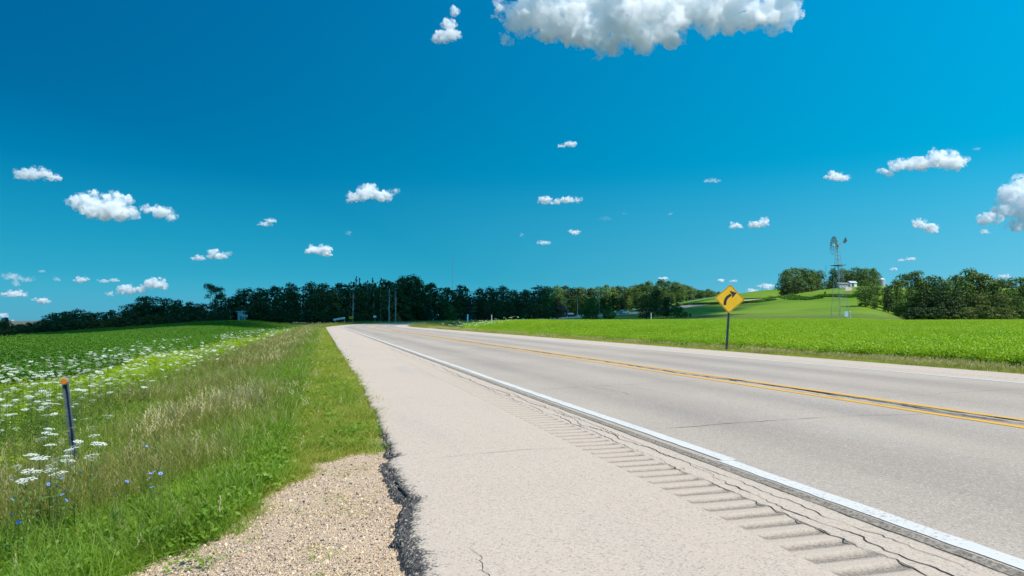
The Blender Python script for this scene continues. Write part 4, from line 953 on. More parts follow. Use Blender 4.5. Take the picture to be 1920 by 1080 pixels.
CL = [
    ([(958, 30, 38, 34), (940, 78, 14, 8), (1075, 55, 80, 38), (1150, 62, 95, 42), (1235, 62, 80, 36), (1010, 30, 60, 55), (1075, 30, 70, 62), (1150, 15, 80, 72), (1190, 70, 60, 36), (1240, 20, 80, 62), (1300, 15, 70, 58), (1365, 20, 60, 42), (1420, 28, 58, 38), (1470, 15, 40, 36), (1120, -40, 180, 50), (1330, -35, 150, 45), (1480, -30, 50, 30)], 'largest bright cloud, cut by the top edge of the photo', 1, 1.0, 16),
    ([(838, 68, 26, 17), (842, 45, 12, 16), (852, 20, 6, 12), (826, 74, 18, 12)], 'small pointed cloud left of the largest cloud', 2, .95, 16),
    ([(70, 326, 36, 14), (45, 328, 22, 13), (100, 334, 20, 9)], 'ragged cloud nearest the left edge, above the others', 3, .85, 14),
    ([(150, 385, 26, 20), (175, 383, 30, 26), (215, 388, 38, 28), (200, 400, 45, 20), (232, 400, 20, 18)], 'biggest cloud on the left side of the sky', 4, 1.0, 16),
    ([(280, 393, 18, 10), (305, 398, 20, 16), (322, 408, 12, 8)], 'small slanting cloud right of the biggest left cloud', 5, .95, 14),
    ([(497, 420, 16, 6), (508, 414, 14, 6)], 'tiny slanting cloud between the two mid-size left clouds', 6, .8, 12),
    ([(372, 484, 18, 5), (402, 477, 18, 12), (420, 480, 14, 8)], 'small peaked cloud above the umbrella-shaped tree', 7, .95, 14),
    ([(668, 372, 22, 12), (688, 360, 26, 19), (715, 368, 26, 15), (738, 358, 12, 6)], 'mid-size flat-based cloud at upper centre', 8, 1.0, 16),
    ([(590, 468, 22, 11), (612, 472, 16, 12)], 'small round-topped cloud above the bend of the highway', 9, 1.0, 16),
    ([(653, 437, 8, 6)], 'faint bluish wisp above the highway bend', 10, .35, 10),
    ([(1068, 271, 18, 8), (1055, 274, 10, 5)], 'small lone cloud highest in the clear middle of the sky', 11, .85, 12),
    ([(1022, 376, 15, 11), (1060, 376, 22, 8), (1082, 374, 14, 6), (1042, 380, 12, 6)], 'long low cloud at the centre with a knob on its left end', 12, .95, 14),
    ([(1018, 455, 17, 6)], 'thin flat cloud low at the centre', 13, .8, 12),
    ([(1077, 436, 14, 7)], 'tiny cloud just right of the thin flat one', 14, .85, 12),
    ([(1334, 339, 19, 6)], 'faint wispy cloud above the curve warning sign', 15, .5, 12),
    ([(1566, 331, 23, 13), (1580, 334, 14, 10)], 'small puffy cloud above the windmill', 16, .95, 14),
    ([(1662, 322, 18, 7), (1690, 311, 28, 14), (1725, 308, 34, 17), (1765, 300, 34, 20), (1790, 305, 22, 20), (1752, 288, 14, 10)], 'long wedge-shaped cloud at upper right', 17, 1.0, 16),
    ([(1379, 423, 16, 8)], 'smaller left one of two side-by-side clouds above the hill', 18, .9, 12),
    ([(1422, 420, 22, 10), (1432, 416, 14, 9)], 'larger right one of two side-by-side clouds above the hill', 19, .95, 14),
    ([(1722, 420, 17, 12), (1745, 429, 20, 11)], 'lumpy two-part cloud above the right-hand trees', 20, .95, 14),
    ([(1905, 365, 34, 30), (1940, 380, 50, 46), (1858, 408, 24, 12), (1895, 395, 30, 16), (1912, 422, 28, 14), (1985, 385, 50, 40)], 'large heaped cloud cut by the right edge', 21, 1.0, 16),
    ([(1846, 435, 12, 6)], 'tiny scrap of cloud under the heaped right-edge cloud', 22, .7, 10),
    ([(1690, 488, 8, 4), (1708, 486, 13, 5)], 'small flat cloud low above the right-hand clump', 23, .9, 12),
    ([(1352, 526, 10, 4), (1375, 527, 12, 3)], 'thin white cloud just above the curve warning sign', 24, .9, 12),
    ([(1436, 537, 20, 6), (1446, 547, 18, 6), (1410, 545, 14, 5)], 'bright low cloud bank resting on the hill left of the farm', 25, .9, 12),
    ([(1675, 505, 9, 4)], 'tiny low cloud right of the farm trees', 26, .9, 10),
    ([(1883, 518, 16, 5), (1876, 525, 10, 4)], 'flat low cloud near the right edge just above the trees', 27, .9, 12),
    ([(22, 518, 20, 10), (50, 524, 18, 6), (30, 532, 8, 8)], 'wispy cloud low at the left edge', 28, .55, 14),
    ([(12, 553, 18, 5), (30, 551, 24, 9), (-20, 552, 20, 8)], 'flat white cloud at the left edge below the wispy one', 29, .95, 14),
    ([(80, 565, 15, 7), (66, 562, 8, 4)], 'small low cloud right of the flat left-edge cloud', 30, .9, 12),
    ([(152, 525, 17, 8)], 'small oval cloud low at left', 31, .9, 12),
    ([(194, 527, 14, 5), (214, 526, 14, 5)], 'thin flat cloud right of the small oval one', 32, .75, 12),
    ([(236, 544, 24, 11), (262, 544, 14, 8), (290, 533, 28, 14), (206, 552, 11, 6)], 'two-humped bright cloud low above the left treeline', 33, 1.0, 16),
    ([(106, 524, 9, 6)], 'faint scrap of cloud between the wispy and the oval ones', 34, .5, 10),
    ([(78, 509, 11, 4)], 'faint thin streak above the low left clouds', 35, .45, 10),
    ([(4, 592, 14, 6), (20, 603, 9, 5)], 'low bright cloud behind the treeline at the left edge', 36, .9, 12),
    ([(978, 440, 4, 6)], 'faint dot of cloud left of the thin flat one', 37, .35, 8),
    ([(1172, 400, 8, 4), (1135, 410, 18, 5)], 'barely visible wisp in the centre right of the sky', 38, .25, 10),
    ([(1258, 401, 6, 4)], 'barely visible speck of cloud above the ridge', 39, .4, 8),
    ([(1832, 279, 9, 4)], 'faint scrap right of the long wedge-shaped cloud', 40, .4, 8),
    ([(1072 + 172, 522, 12, 4)], 'low white cloud peeping over the highest ridge tree', 41, .9, 10),
    ([(1650, 524, 10, 4)], 'low cloud behind the silo roof', 42, .8, 10)]
CL = [c for c in CL if c[2] != 42]
for lobes, lab, sd_, de, n_ in CL: cloud(lobes, lab, sd_, dens=de, n=n_)
# the cloud overhead that shades the left wood and the bend: out of the picture, up towards the sun
def shade_cloud():
    Hc = 600.0; ox, oy = SUN.x / SUN.z * Hc, SUN.y / SUN.z * Hc
    rg = np.random.default_rng(5); Vs = []; Fs = []; nv = 0; V, Fc = ICO
    poly = SHADE
    def inside(x, y):
        c = False; n = len(poly)
        for i in range(n):
            x1, y1 = poly[i]; x2, y2 = poly[(i + 1) % n]
            if (y1 > y) != (y2 > y) and x < (x2 - x1) * (y - y1) / (y2 - y1) + x1: c = not c
        return c
    xs = [p[0] for p in poly]; ys = [p[1] for p in poly]; cnt = 0
    while cnt < 620:
        x = rg.uniform(min(xs), max(xs)); y = rg.uniform(min(ys), max(ys))
        if not inside(x, y): continue
        r = rg.uniform(9, 17); P = V * np.array((1.2, 1.2, .8)) * r * (1 + .1 * np.sin(V[:, :1] * 5 + cnt)) + np.array((x, y, rg.uniform(-12, 25)))
        Vs.append(P); Fs.append(Fc + nv); nv += len(V); cnt += 1
    me = hull(np.concatenate(Vs), np.concatenate(Fs), 5.0, 14.0, 3, 'cloud'); mt = M_CLOUD.copy(); me.materials.append(mt); mt.node_tree.nodes['dens'].inputs[1].default_value = .25; mt.node_tree.nodes['size'].inputs['Scale'].default_value = .02
    o = add_obj('cloud', me); o.location = (ox, oy, Hc); tag(o, 'big cloud overhead, outside the photo, whose shadow lies on the left wood', 'cloud')
SHADE = [(-180, 72), (-75, 76), (-52, 84), (-42, 100), (-36, 122), (-22, 132), (-5, 152), (26, 185), (66, 228), (76, 285), (84, 330), (84, 398), (20, 405), (-60, 345), (-260, 300), (-330, 170), (-300, 80)]
shade_cloud()
# ------------------------------------------------------------------ signs and posts
M_SIGNY = flat('amber_sign_sheeting', (.93, .50, .010), .35, .5, var=.05, scale=3); M_SIGNK = flat('black_sign_film', (.035, .033, .03), .4, .4, var=.05)
M_STEEL = flat('galvanised_steel', (.34, .36, .37), .5, .5, metal=.6, var=.2, scale=12); M_POSTG = flat('green_grey_post', (.075, .10, .10), .6, .4, var=.3, scale=15)
M_DPOST = flat('weathered_blue_grey_post', (.085, .11, .13), .6, .4, var=.35, scale=25); M_ALU = flat('aluminium_back', (.55, .56, .57), .4, .5, metal=.7)
M_WHITE_ = flat('white_paint', (.78, .80, .80), .5, .4, var=.06); M_GREYP = flat('weathered_pale_paint', (.42, .44, .44), .6, .3, var=.15); M_BLUE = flat('blue_marker_plastic', (.02, .26, .48), .45, .4, var=.1); M_WOOD = flat('brown_wood', (.16, .10, .065), .9, .1, var=.3, scale=20)
def channel(name, mat, h, w=.075, parent=None, z0=-.4):
    """U-shaped steel post with bolt holes showing as notches"""
    mb = MB(); t = .006
    mb.box((0, 0, (h + z0) / 2), (w * .5, t, h - z0)); mb.box((-w * .32, -.014, (h + z0) / 2), (t, .03, h - z0)); mb.box((w * .32, -.014, (h + z0) / 2), (t, .03, h - z0))
    mb.box((-w * .43, -.029, (h + z0) / 2), (w * .2, t, h - z0 - .002)); mb.box((w * .43, -.029, (h + z0) / 2), (w * .2, t, h - z0 - .002))
    for i in range(int(h / .1)):
        mb.box((0, -.0045, .05 + i * .1), (.012, .004, .014))
    return mb.build(name, mat, parent)
def curve_sign():
    p = ray(1361.5, 650, 24.6); z0 = gzs(p.x, p.y); e = empty('warning_sign', (p.x, p.y, z0), R(-8)); e.rotation_euler = (0, R(4.3), R(-7))
    tag(e, 'amber diamond warning sign with black right-curve arrow on a leaning post', 'road sign')
    top = ray(1370, 533, 24.6).z - z0; bot = ray(1366, 587.5, 24.6).z - z0; c = (top + bot) / 2; hd = (top - bot) / 2 * 1.01
    channel('post', M_POSTG, top - .06, .085, e)
    def diamond(r, rad, y, t, name, mat):
        pts = []
        for q in range(4):
            a0 = math.pi / 2 * q; cx, cz = math.cos(a0) * (r - rad * 1.414), math.sin(a0) * (r - rad * 1.414)
            for k in range(5):
                a = a0 - math.pi / 4 + math.pi / 2 * k / 4; pts.append((cx + rad * math.cos(a), y, c + cz + rad * math.sin(a)))
        return MB().prism(pts, (0, 1, 0), t).build(name, mat, e)
    diamond(hd, .05, -.038, .004, 'sign_panel', M_SIGNY); diamond(hd * .965, .045, -.0395, .001, 'border', M_SIGNK); f = diamond(hd * .915, .038, -.041, .001, 'sign_face', M_SIGNY)
    # the arrow, as a bent bar and a barbed head
    ctr = [(357, 437), (358, 415), (361, 394), (367, 374), (378, 355), (393, 340), (410, 328), (428, 318)]; wd = 15.5
    L = []; Rr = []
    for i, (x, y) in enumerate(ctr):
        x0, y0 = ctr[max(0, i - 1)]; x1, y1 = ctr[min(len(ctr) - 1, i + 1)]; dx, dy = x1 - x0, y1 - y0; n = math.hypot(dx, dy); L.append((x + dy / n * wd, y - dx / n * wd)); Rr.append((x - dy / n * wd, y + dx / n * wd))
    def loc(q):
        u, v = (q[0] - 410) / 166 * hd, -(q[1] - 366) / 166 * hd; a = R(3.6); return (u * math.cos(a) - v * math.sin(a), -.0422, c + u * math.sin(a) + v * math.cos(a))
    mb = MB()
    for i in range(len(ctr) - 1): 
        b = len(mb.v)
        for q in (L[i], L[i + 1], Rr[i + 1], Rr[i]): mb.v.append(Vector(loc(q)))
        mb.f.append((b, b + 1, b + 2, b + 3))
    b = len(mb.v)
    for q in ((409, 274), (424, 302), (438, 320), (437, 359), (488, 296)): mb.v.append(Vector(loc(q)) - Vector((0, .0005, 0)))
    mb.f.append((b, b + 1, b + 2, b + 3, b + 4)); mb.build('arrow', M_SIGNK, e)
    for v in (-.86, .88): MB().tube((0, -.048, c + hd * v), (0, -.038, c + hd * v), .013, n=8).build('bolt', M_ALU, e)
curve_sign()
def delineator():
    Y = 6.2; top = ray(126, 716, Y); z0 = float(gz(np.array([top.x + .12]), np.array([Y]))[0]); e = empty('delineator_post', (top.x + .125, Y, z0)); H = top.z - z0
    e.rotation_euler = (0, R(-7.6), R(14)); tag(e, 'leaning blue-grey steel post with round amber reflector among white flowers', 'marker post')
    channel('post', M_DPOST, H + .0, .046, e)
    r = MB().tube((0, -.036, H + .02), (0, -.052, H + .02), .031, n=24); h = r.build('reflector_housing', M_ALU, e, False)
    m, nt, b = mat_base('amber_reflector_lens', .25, .6); g = G(nt); v = g.vor(g.n('ShaderNodeTexCoord').outputs['Object'], 160); nt.links.new(g.mix(v, (.66, .21, .008), (.50, .13, .004)), b.inputs['Base Color'])
    MB().tube((0, -.052, H + .02), (0, -.058, H + .02), .028, .025, n=24).build('amber_lens', m, h); MB().tube((0, -.03, H + .02), (0, -.018, H + .02), .030, n=24).build('back_reflector', M_ALU, e)
delineator()
def ground_obj(px, Y): p = ray(px, 600, Y); return p.x, Y, gzs(p.x, Y)
def blue_marker():
    x, y, z = ground_obj(877, 92); e = empty('marker_post', (x, y, z), .1); tag(e, 'slim brown post with bright blue upper half at the highway edge', 'marker post')
    H = ray(877, 589.5, 92).z - z; MB().box((0, 0, H * .25 - .1), (.09, .05, H * .5 + .2)).build('post', M_WOOD, e)
    mb = MB(); mb.box((0, -.03, H * .74), (.17, .012, H * .5)); mb.box((0, -.03, H * .99 + .005), (.12, .012, .06), taper=.5); mb.build('blue_panel', M_BLUE, e)
blue_marker()
def white_post(px, Y, ty, label, w=.10, mat=None):
    x, y, z = ground_obj(px, Y); H = ray(px, ty, Y).z - z; e = empty('white_post', (x, y, z)); tag(e, label, 'post')
    MB().box((0, 0, H / 2 - .1), (w, w * .6, H + .2)).build('post', mat or M_GREYP, e); MB().box((0, 0, H + .03), (w * .9, w * .5, .06), taper=.3).build('post_cap', mat or M_GREYP, e)
white_post(922, 84, 591, 'thin white post among white flowers right of the blue marker'); white_post(1221, 120, 587, 'white post behind the crop in front of the dark roadside clump', .14)
white_post(1594, 108, 584.5, 'pale post standing just right of the windmill tower', .13, M_ALU)
def arrow_sign():
    p = ray(658.5, 595.5, 166); z0 = gzs(p.x, 166); e = empty('arrow_sign', (p.x, 166, z0), R(4)); tag(e, 'wide amber sign with black arrow on the outside of the bend', 'road sign')
    c = p.z - z0 + .02; MB().box((0, 0, c / 2 - .1), (.10, .07, c + .2)).build('post', M_WOOD, e); MB().box((0, -.05, c), (1.02, .01, .52)).build('sign_panel', M_SIGNY, e)
    mb = MB(); mb.box((-.08, -.058, c), (.62, .004, .13)); mb.prism([(.2, -.06, c + .18), (.2, -.06, c - .18), (.42, -.06, c)], (0, 1, 0), .003); mb.build('arrow', M_SIGNK, e)
arrow_sign()
def small_sign():
    p = ray(703, 593.5, 168); z0 = gzs(p.x, 168); e = empty('road_sign', (p.x, 168, z0), R(-10)); tag(e, 'small pale grey-white rectangular sign across the road right of the arrow sign', 'road sign')
    c = p.z - z0; MB().box((0, 0, c / 2 - .1), (.07, .06, c + .2)).build('post', M_STEEL, e); MB().box((0, -.045, c), (.74, .01, .42)).build('sign_panel', M_WHITE_, e)
    mb = MB(); mb.box((-.16, -.053, c), (.10, .003, .16)); mb.box((.12, -.053, c + .02), (.14, .003, .12)); mb.build('marking', M_POSTG, e)
small_sign()
def guard_rail():
    x, y, z = ground_obj(636, 163); e = empty('guard_rail', (x, y, z), R(38)); tag(e, 'short pale steel guard rail end left of the arrow sign', 'guard rail')
    c = ray(636, 597, 163).z - z
    pts = [(0, -.03, c - .24), (0, .0, c - .2), (0, .0, c - .10), (0, -.06, c - .05), (0, -.06, c + .05), (0, 0, c + .10), (0, 0, c + .2), (0, -.03, c + .24), (0, -.05, c + .22), (0, -.02, c + .19), (0, -.02, c + .1), (0, -.08, c + .05), (0, -.08, c - .05), (0, -.02, c - .1), (0, -.02, c - .2), (0, -.05, c - .22)]
    MB().prism([(p[0] - 1.5, p[1], p[2] - .34) for p in pts], (1, 0, .16), 3.0).build('rail', M_ALU, e)
    for dx in (-.9, 1.38): MB().box((dx, .08, (c + .16 * dx) / 2 - .1), (.12, .1, c + .16 * dx + .3)).build('post', M_STEEL, e)
guard_rail()
# ------------------------------------------------------------------ windmill
def windmill():
    Y = 108; x, y, z = ground_obj(1576, Y); e = empty('windmill', (x, y, z), 0); e.rotation_euler = (0, R(-1.6), R(24)); tag(e, 'tall galvanised farm windmill with wheel, tail vane and platform in the crop', 'windmill')
    zt = ray(1567, 472, Y).z - z; zp = ray(1567, 498, Y).z - z; zw = ray(1566, 461, Y).z - z
    hw = lambda h: 1.0 - (1.0 - .22) * h / zt
    for sx, sy in ((-1, -1), (1, -1), (1, 1), (-1, 1)): MB().tube((sx * hw(0), sy * hw(0), -.3), (sx * hw(zt), sy * hw(zt), zt), .032, .024, n=4).build('tower_leg', M_STEEL, e)
    mb = MB(); hs = [1.6, 3.4, 5.2, 7.0, 8.6, zp, zp + 1.0, zp + 1.6]
    for h in hs:
        w = hw(h); P = [(-w, -w, h), (w, -w, h), (w, w, h), (-w, w, h)]
        for k in range(4): mb.tube(P[k], P[(k + 1) % 4], .020, n=4)
    mb.build('girts', M_STEEL, e); mb = MB(); hh = [0.2] + hs
    for a, b in zip(hh[:-1], hh[1:]):
        for k in range(4):
            c4 = ((-1, -1), (1, -1), (1, 1), (-1, 1)); p, q = c4[k], c4[(k + 1) % 4]; mb.tube((p[0] * hw(a), p[1] * hw(a), a), (q[0] * hw(b), q[1] * hw(b), b), .009, n=3); mb.tube((q[0] * hw(a), q[1] * hw(a), a), (p[0] * hw(b), p[1] * hw(b), b), .009, n=3)
    mb.build('brace_rods', M_STEEL, e)
    mb = MB()
    for i in range(26): h = zp + .1 + i * .3 if i > 20 else 2 + i * .35; mb.box((0, -hw(min(h, zt)) - .02, min(h, zt)), (.34, .02, .025))
    mb.build('ladder', M_STEEL, e)
    pf = MB()
    for i in range(7): pf.box((-.72 + i * .24, 0, zp + .05), (.22, 1.7, .045))
    pf.box((0, .6, zp), (1.7, .07, .05)); pf.box((0, -.6, zp), (1.7, .07, .05)); pf.build('platform', M_WOOD, e)
    hd = Vector((0, 0, zw)); fw = Vector((-.997, .078, .03)).normalized(); Q = Matrix.Rotation(-R(24), 3, 'Z'); fw = Q @ fw
    mb = MB(); mb.tube((0, 0, zt - .1), (0, 0, zw), .10, .08, n=8); mb.box(hd - fw * .15, (.34, .34, .4)); mb.tube(hd - fw * .3, hd + fw * .55, .07, n=8); mb.build('gearbox', M_STEEL, e)
    c = hd + fw * .55; u = Vector((0, 0, 1)); v = fw.cross(u).normalized(); u = v.cross(fw).normalized()
    MB().tube(c - fw * .08, c + fw * .08, .16, n=12).build('wheel_hub', M_STEEL, e)
    Rm = 1.52; mb = MB()
    for rr in (Rm * .46, Rm * .93):
        for k in range(36):
            a, b = 2 * math.pi * k / 36, 2 * math.pi * (k + 1) / 36; mb.tube(c + (u * math.cos(a) + v * math.sin(a)) * rr, c + (u * math.cos(b) + v * math.sin(b)) * rr, .018, n=3)
    for k in range(6): a = math.pi / 3 * k; mb.tube(c, c + (u * math.cos(a) + v * math.sin(a)) * Rm * .93, .02, n=4)
    mb.build('wheel_rim', M_STEEL, e)
    M_BL = flat('bare_sheet_metal', (.68, .70, .72), .3, .6, metal=.15, var=.3, scale=9)
    for k in range(18):
        a = 2 * math.pi * k / 18; d = (u * math.cos(a) + v * math.sin(a)); t = (-u * math.sin(a) + v * math.cos(a)); tt = (t * .93 + fw * .36)
        b = MB(); P = []
        for rr, w in ((Rm * .36, .16), (Rm * .7, .33), (Rm, .47)):
            P.append([c + d * rr - tt * w / 2, c + d * rr + fw * .03, c + d * rr + tt * w / 2])
        for row in P: b.v += row
        for i in range(2):
            for j in range(2): q = i * 3 + j; b.f.append((q, q + 1, q + 4, q + 3))
        b.build('wheel_blade', M_BL, e)
    # tail vane
    tb = hd - fw * .2; te = hd + Q @ Vector((1.15, -.1, .72)); mb = MB(); mb.tube(tb, te, .03, n=5); mb.tube(tb + Vector((0, 0, .2)), te, .02, n=4); mb.build('tail_boom', M_STEEL, e)
    dv = (te - tb).normalized(); up = Vector((0, 0, 1)); up = (up - dv * up.dot(dv)).normalized(); s0 = tb + dv * .85
    MB().prism([s0 - up * .05, s0 + up * .08, te + dv * .55 + up * .42, te + dv * .30 - up * .25, te - dv * .25 - up * .32], dv.cross(up), .012).build('tail_vane', M_POSTG, e)
    o = MB(); o.box((-.1, -1.2, 1.15), (.78, .03, .8)); ob = o.build('notice_board', flat('blue_grey_board', (.27, .42, .52), .5, .4), e)
windmill()
# ------------------------------------------------------------------ poles and masts
def pole(px, ty, Y, label, xarm=True, r=.13):
    x, y, z = ground_obj(px, Y); H = ray(px, ty, Y).z - z; e = empty('utility_pole', (x, y, z), R(20)); tag(e, label, 'utility pole', None)
    MB().tube((0, 0, -.5), (0, 0, H), r, r * .7, n=8).build('pole', M_GREYBARK, e)
    if xarm:
        MB().box((0, 0, H - .5), (2.0, .1, .12)).build('crossarm', M_WOOD, e)
        for d in (-.85, 0, .85): MB().tube((d, 0, H - .44), (d, 0, H - .25), .05, n=6).build('insulator', M_WHITE_, e)
pole(1061, 561, 312, 'grey utility pole between the red house and the small red shed', True, .2); pole(1083, 561, 318, 'grey utility pole right of the small red shed', True, .2)
pole(1124, 567, 345, 'pale utility pole showing above the trees left of the silver car', False, .25); pole(1298, 544, 346, 'grey utility pole on the ridge left of the curve sign', True, .2)
def mast(px, ty, Y, w, label, arms=True):
    x, y, z = ground_obj(px, Y); H = ray(px, ty, Y).z - z; e = empty('radio_mast', (x, y, z)); tag(e, label, 'mast'); M = flat('hazy_mast_steel', (.12, .22, .28), .6, .3)  # distance haze is painted into the steel as a blue tint
    mb = MB(); T = [(math.cos(a) * w, math.sin(a) * w) for a in (0, 2.094, 4.189)]; n = 36
    for (a, b) in T: mb.tube((a, b, -1), (a * .5, b * .5, H), w * .22, w * .12, n=4)
    for i in range(n):
        h0, h1 = H * i / n, H * (i + 1) / n; k0, k1 = 1 - .5 * i / n, 1 - .5 * (i + 1) / n
        for j in range(3): p, q = T[j], T[(j + 1) % 3]; mb.tube((p[0] * k0, p[1] * k0, h0), (q[0] * k1, q[1] * k1, h1), w * .08, n=3)
    mb.build('lattice', M, e); MB().tube((0, 0, H), (0, 0, H * 1.04), w * .1, n=5).build('antenna', M, e)
    if arms:
        h = H * .44; MB().box((2.2, 0, h), (3.6, .5, .7)).build('side_antenna', M, e); MB().box((-1.2, 0, H * .52), (1.6, .4, .5)).build('side_antenna', M, e)
mast(848, 479, 900, .62, 'tall thin radio mast rising above the wood'); mast(1550.5, 498, 420, .22, 'thin aerial between the farm tree clumps on the hill', False); mast(1430.5, 534, 520, .22, 'thin faint aerial on the skyline right of the curve sign', False)
# ------------------------------------------------------------------ buildings
def house(name, px, Y, w, d, h, rh, rot, wall, roof, label, cat='house', sink=0, doors=(), windows=(), gable=None, basez=None):
    x, y, z = ground_obj(px, Y); z = basez if basez is not None else z; e = empty(name, (x, y, z - sink), R(rot)); tag(e, label, cat)
    MB().box((0, 0, h / 2 - .3), (w, d, h + .6)).build('wall', wall, e)
    o = .3; t = .12; P = [(-w / 2 - o, -d / 2 - o, h - o * rh / (d / 2)), (-w / 2 - o, 0, h + rh), (-w / 2 - o, d / 2 + o, h - o * rh / (d / 2)), (-w / 2 - o, d / 2 + o, h - o * rh / (d / 2) + t), (-w / 2 - o, 0, h + rh + t), (-w / 2 - o, -d / 2 - o, h - o * rh / (d / 2) + t)]
    MB().prism(P, (1, 0, 0), w + 2 * o).build('roof', roof, e)
    for s_ in (-1, 1): MB().prism([(s_ * (w / 2 - .05), -d / 2, h), (s_ * (w / 2 - .05), d / 2, h), (s_ * (w / 2 - .05), 0, h + rh - .02)], (1, 0, 0), .05 * s_).build('gable', gable or wall, e)
    for (dx, ww, hh) in doors: MB().box((dx, -d / 2 - .02, hh / 2), (ww, .05, hh)).build('door', M_POSTG, e)
    for (dx, dz, ww, hh) in windows:
        f = MB().box((dx, -d / 2 - .02, dz), (ww, .05, hh)).build('window', M_WHITE_, e); MB().box((dx, -d / 2 - .05, dz), (ww * .8, .02, hh * .8)).build('pane', M_GLASS, f)
    return e
def crest(px, back=2.0):
    Ys = np.linspace(200, 460, 400); X = (px - 960) / F / math.cos(PITCH) * Ys; k = int(np.argmax((gz(X, Ys) - CAMH) / Ys)); return float(Ys[k]) - back
M_GLASS = flat('dark_window_glass', (.03, .045, .06), .1, .6, var=.1)
M_REDW = flat('red_boards', (.20, .050, .035), .8, .2, var=.2, scale=2); M_ROOFG = flat('grey_shingles', (.17, .18, .19), .85, .2, var=.2, scale=3); M_ROOFL = flat('pale_metal_roof', (.50, .52, .54), .4, .5, var=.1, scale=2)
M_REDROOF = flat('brown_red_roof', (.12, .045, .035), .85, .1, var=.2, scale=3); M_GREYW = flat('grey_siding', (.30, .32, .33), .8, .2, var=.1, scale=2); M_SHEDG = flat('bluish_grey_tin', (.34, .38, .40), .6, .3, var=.15, scale=2)
house('red_house', 1050.5, 304, 5.5, 4.2, 3.2, 2.6, 62, M_REDW, M_REDROOF, 'small red house with a steep white gable half hidden by the russet tree', gable=M_WHITE_, windows=((1, 1.6, .9, 1.1),))
house('red_shed', 1069.5, 312, 2.1, 1.8, 1.5, .5, 8, M_REDW, M_ROOFL, 'tiny dark red shed with pale roof between two utility poles', 'shed', doors=((0, .9, 1.2),))
house('grey_barn', 1551, 358, 6.6, 5, 2.3, 1.2, 6, M_GREYW, M_ROOFG, 'long low grey barn on the hilltop left of the windmill', 'barn', doors=((1.6, 1.6, 2.0),), windows=((-2, 1.4, .8, .8), (-.4, 1.4, .8, .8)))
house('white_shed', 1599, crest(1598, 6), 3.2, 3.0, 1.9, .8, 5, M_WHITE_, M_ROOFL, 'bright white shed beside the farm drive on the hill', 'shed', doors=((-.5, 1.3, 1.9),))
house('white_farmhouse', 1580, crest(1580, 3), 4.6, 3.2, 1.6, .7, 2, M_SHEDG, M_ROOFG, 'low pale farmhouse directly behind the windmill tower', windows=((-1.5, 1.3, .8, .9), (0, 1.3, .8, .9), (1.5, 1.3, .8, .9)))
def silo():
    x, y, z = ground_obj(1655, 400); zt = ray(1655, 521, 400).z; e = empty('silo', (x, y, z)); tag(e, 'pale conical silo roof showing above the trees right of the farm', 'silo'); h = zt - z - 1.0
    MB().tube((0, 0, -.5), (0, 0, h), 1.9, n=24).build('wall', M_SHEDG, e); MB().tube((0, 0, h), (0, 0, h + .95), 2.05, .25, n=24).build('roof', M_WHITE_, e); MB().tube((0, 0, h + .9), (0, 0, h + 1.15), .28, .2, n=12).build('roof_cap', M_WHITE_, e)
silo()
def grey_shed():
    x, y, z = ground_obj(452, 166); e = empty('grey_shed', (x, y, z), R(6)); tag(e, 'small bluish grey tin shed with flat overhanging roof at the wood edge', 'shed')
    t = ray(452, 583, 166).z - z; MB().box((0, 0, t - .09), (2.1, 1.6, .18)).build('roof', M_SHEDG, e); MB().box((-.05, 0, t / 2 - .2), (1.15, 1.2, t)).build('wall', M_SHEDG, e); MB().box((.1, -.62, t * .32), (.4, .03, t * .6)).build('door', M_POSTG, e)
    for s_ in (-1, 1): MB().tube((s_ * .55, -.3, t * .62), (s_ * .95, -.3, t - .16), .06, n=5).build('roof_bracket', M_SHEDG, e)
    x, y, z = ground_obj(460, 165); e = empty('water_tank', (x, y, z)); tag(e, 'rounded grey tank beside the small grey shed', 'tank'); t = ray(460, 590, 165).z - z
    MB().tube((-.5, 0, t - .36), (.5, 0, t - .36), .36, n=16).build('tank', M_SHEDG, e); MB().box((-.1, 0, (t - .6) / 2), (.3, .4, t - .4)).build('stand', M_SHEDG, e)
grey_shed()
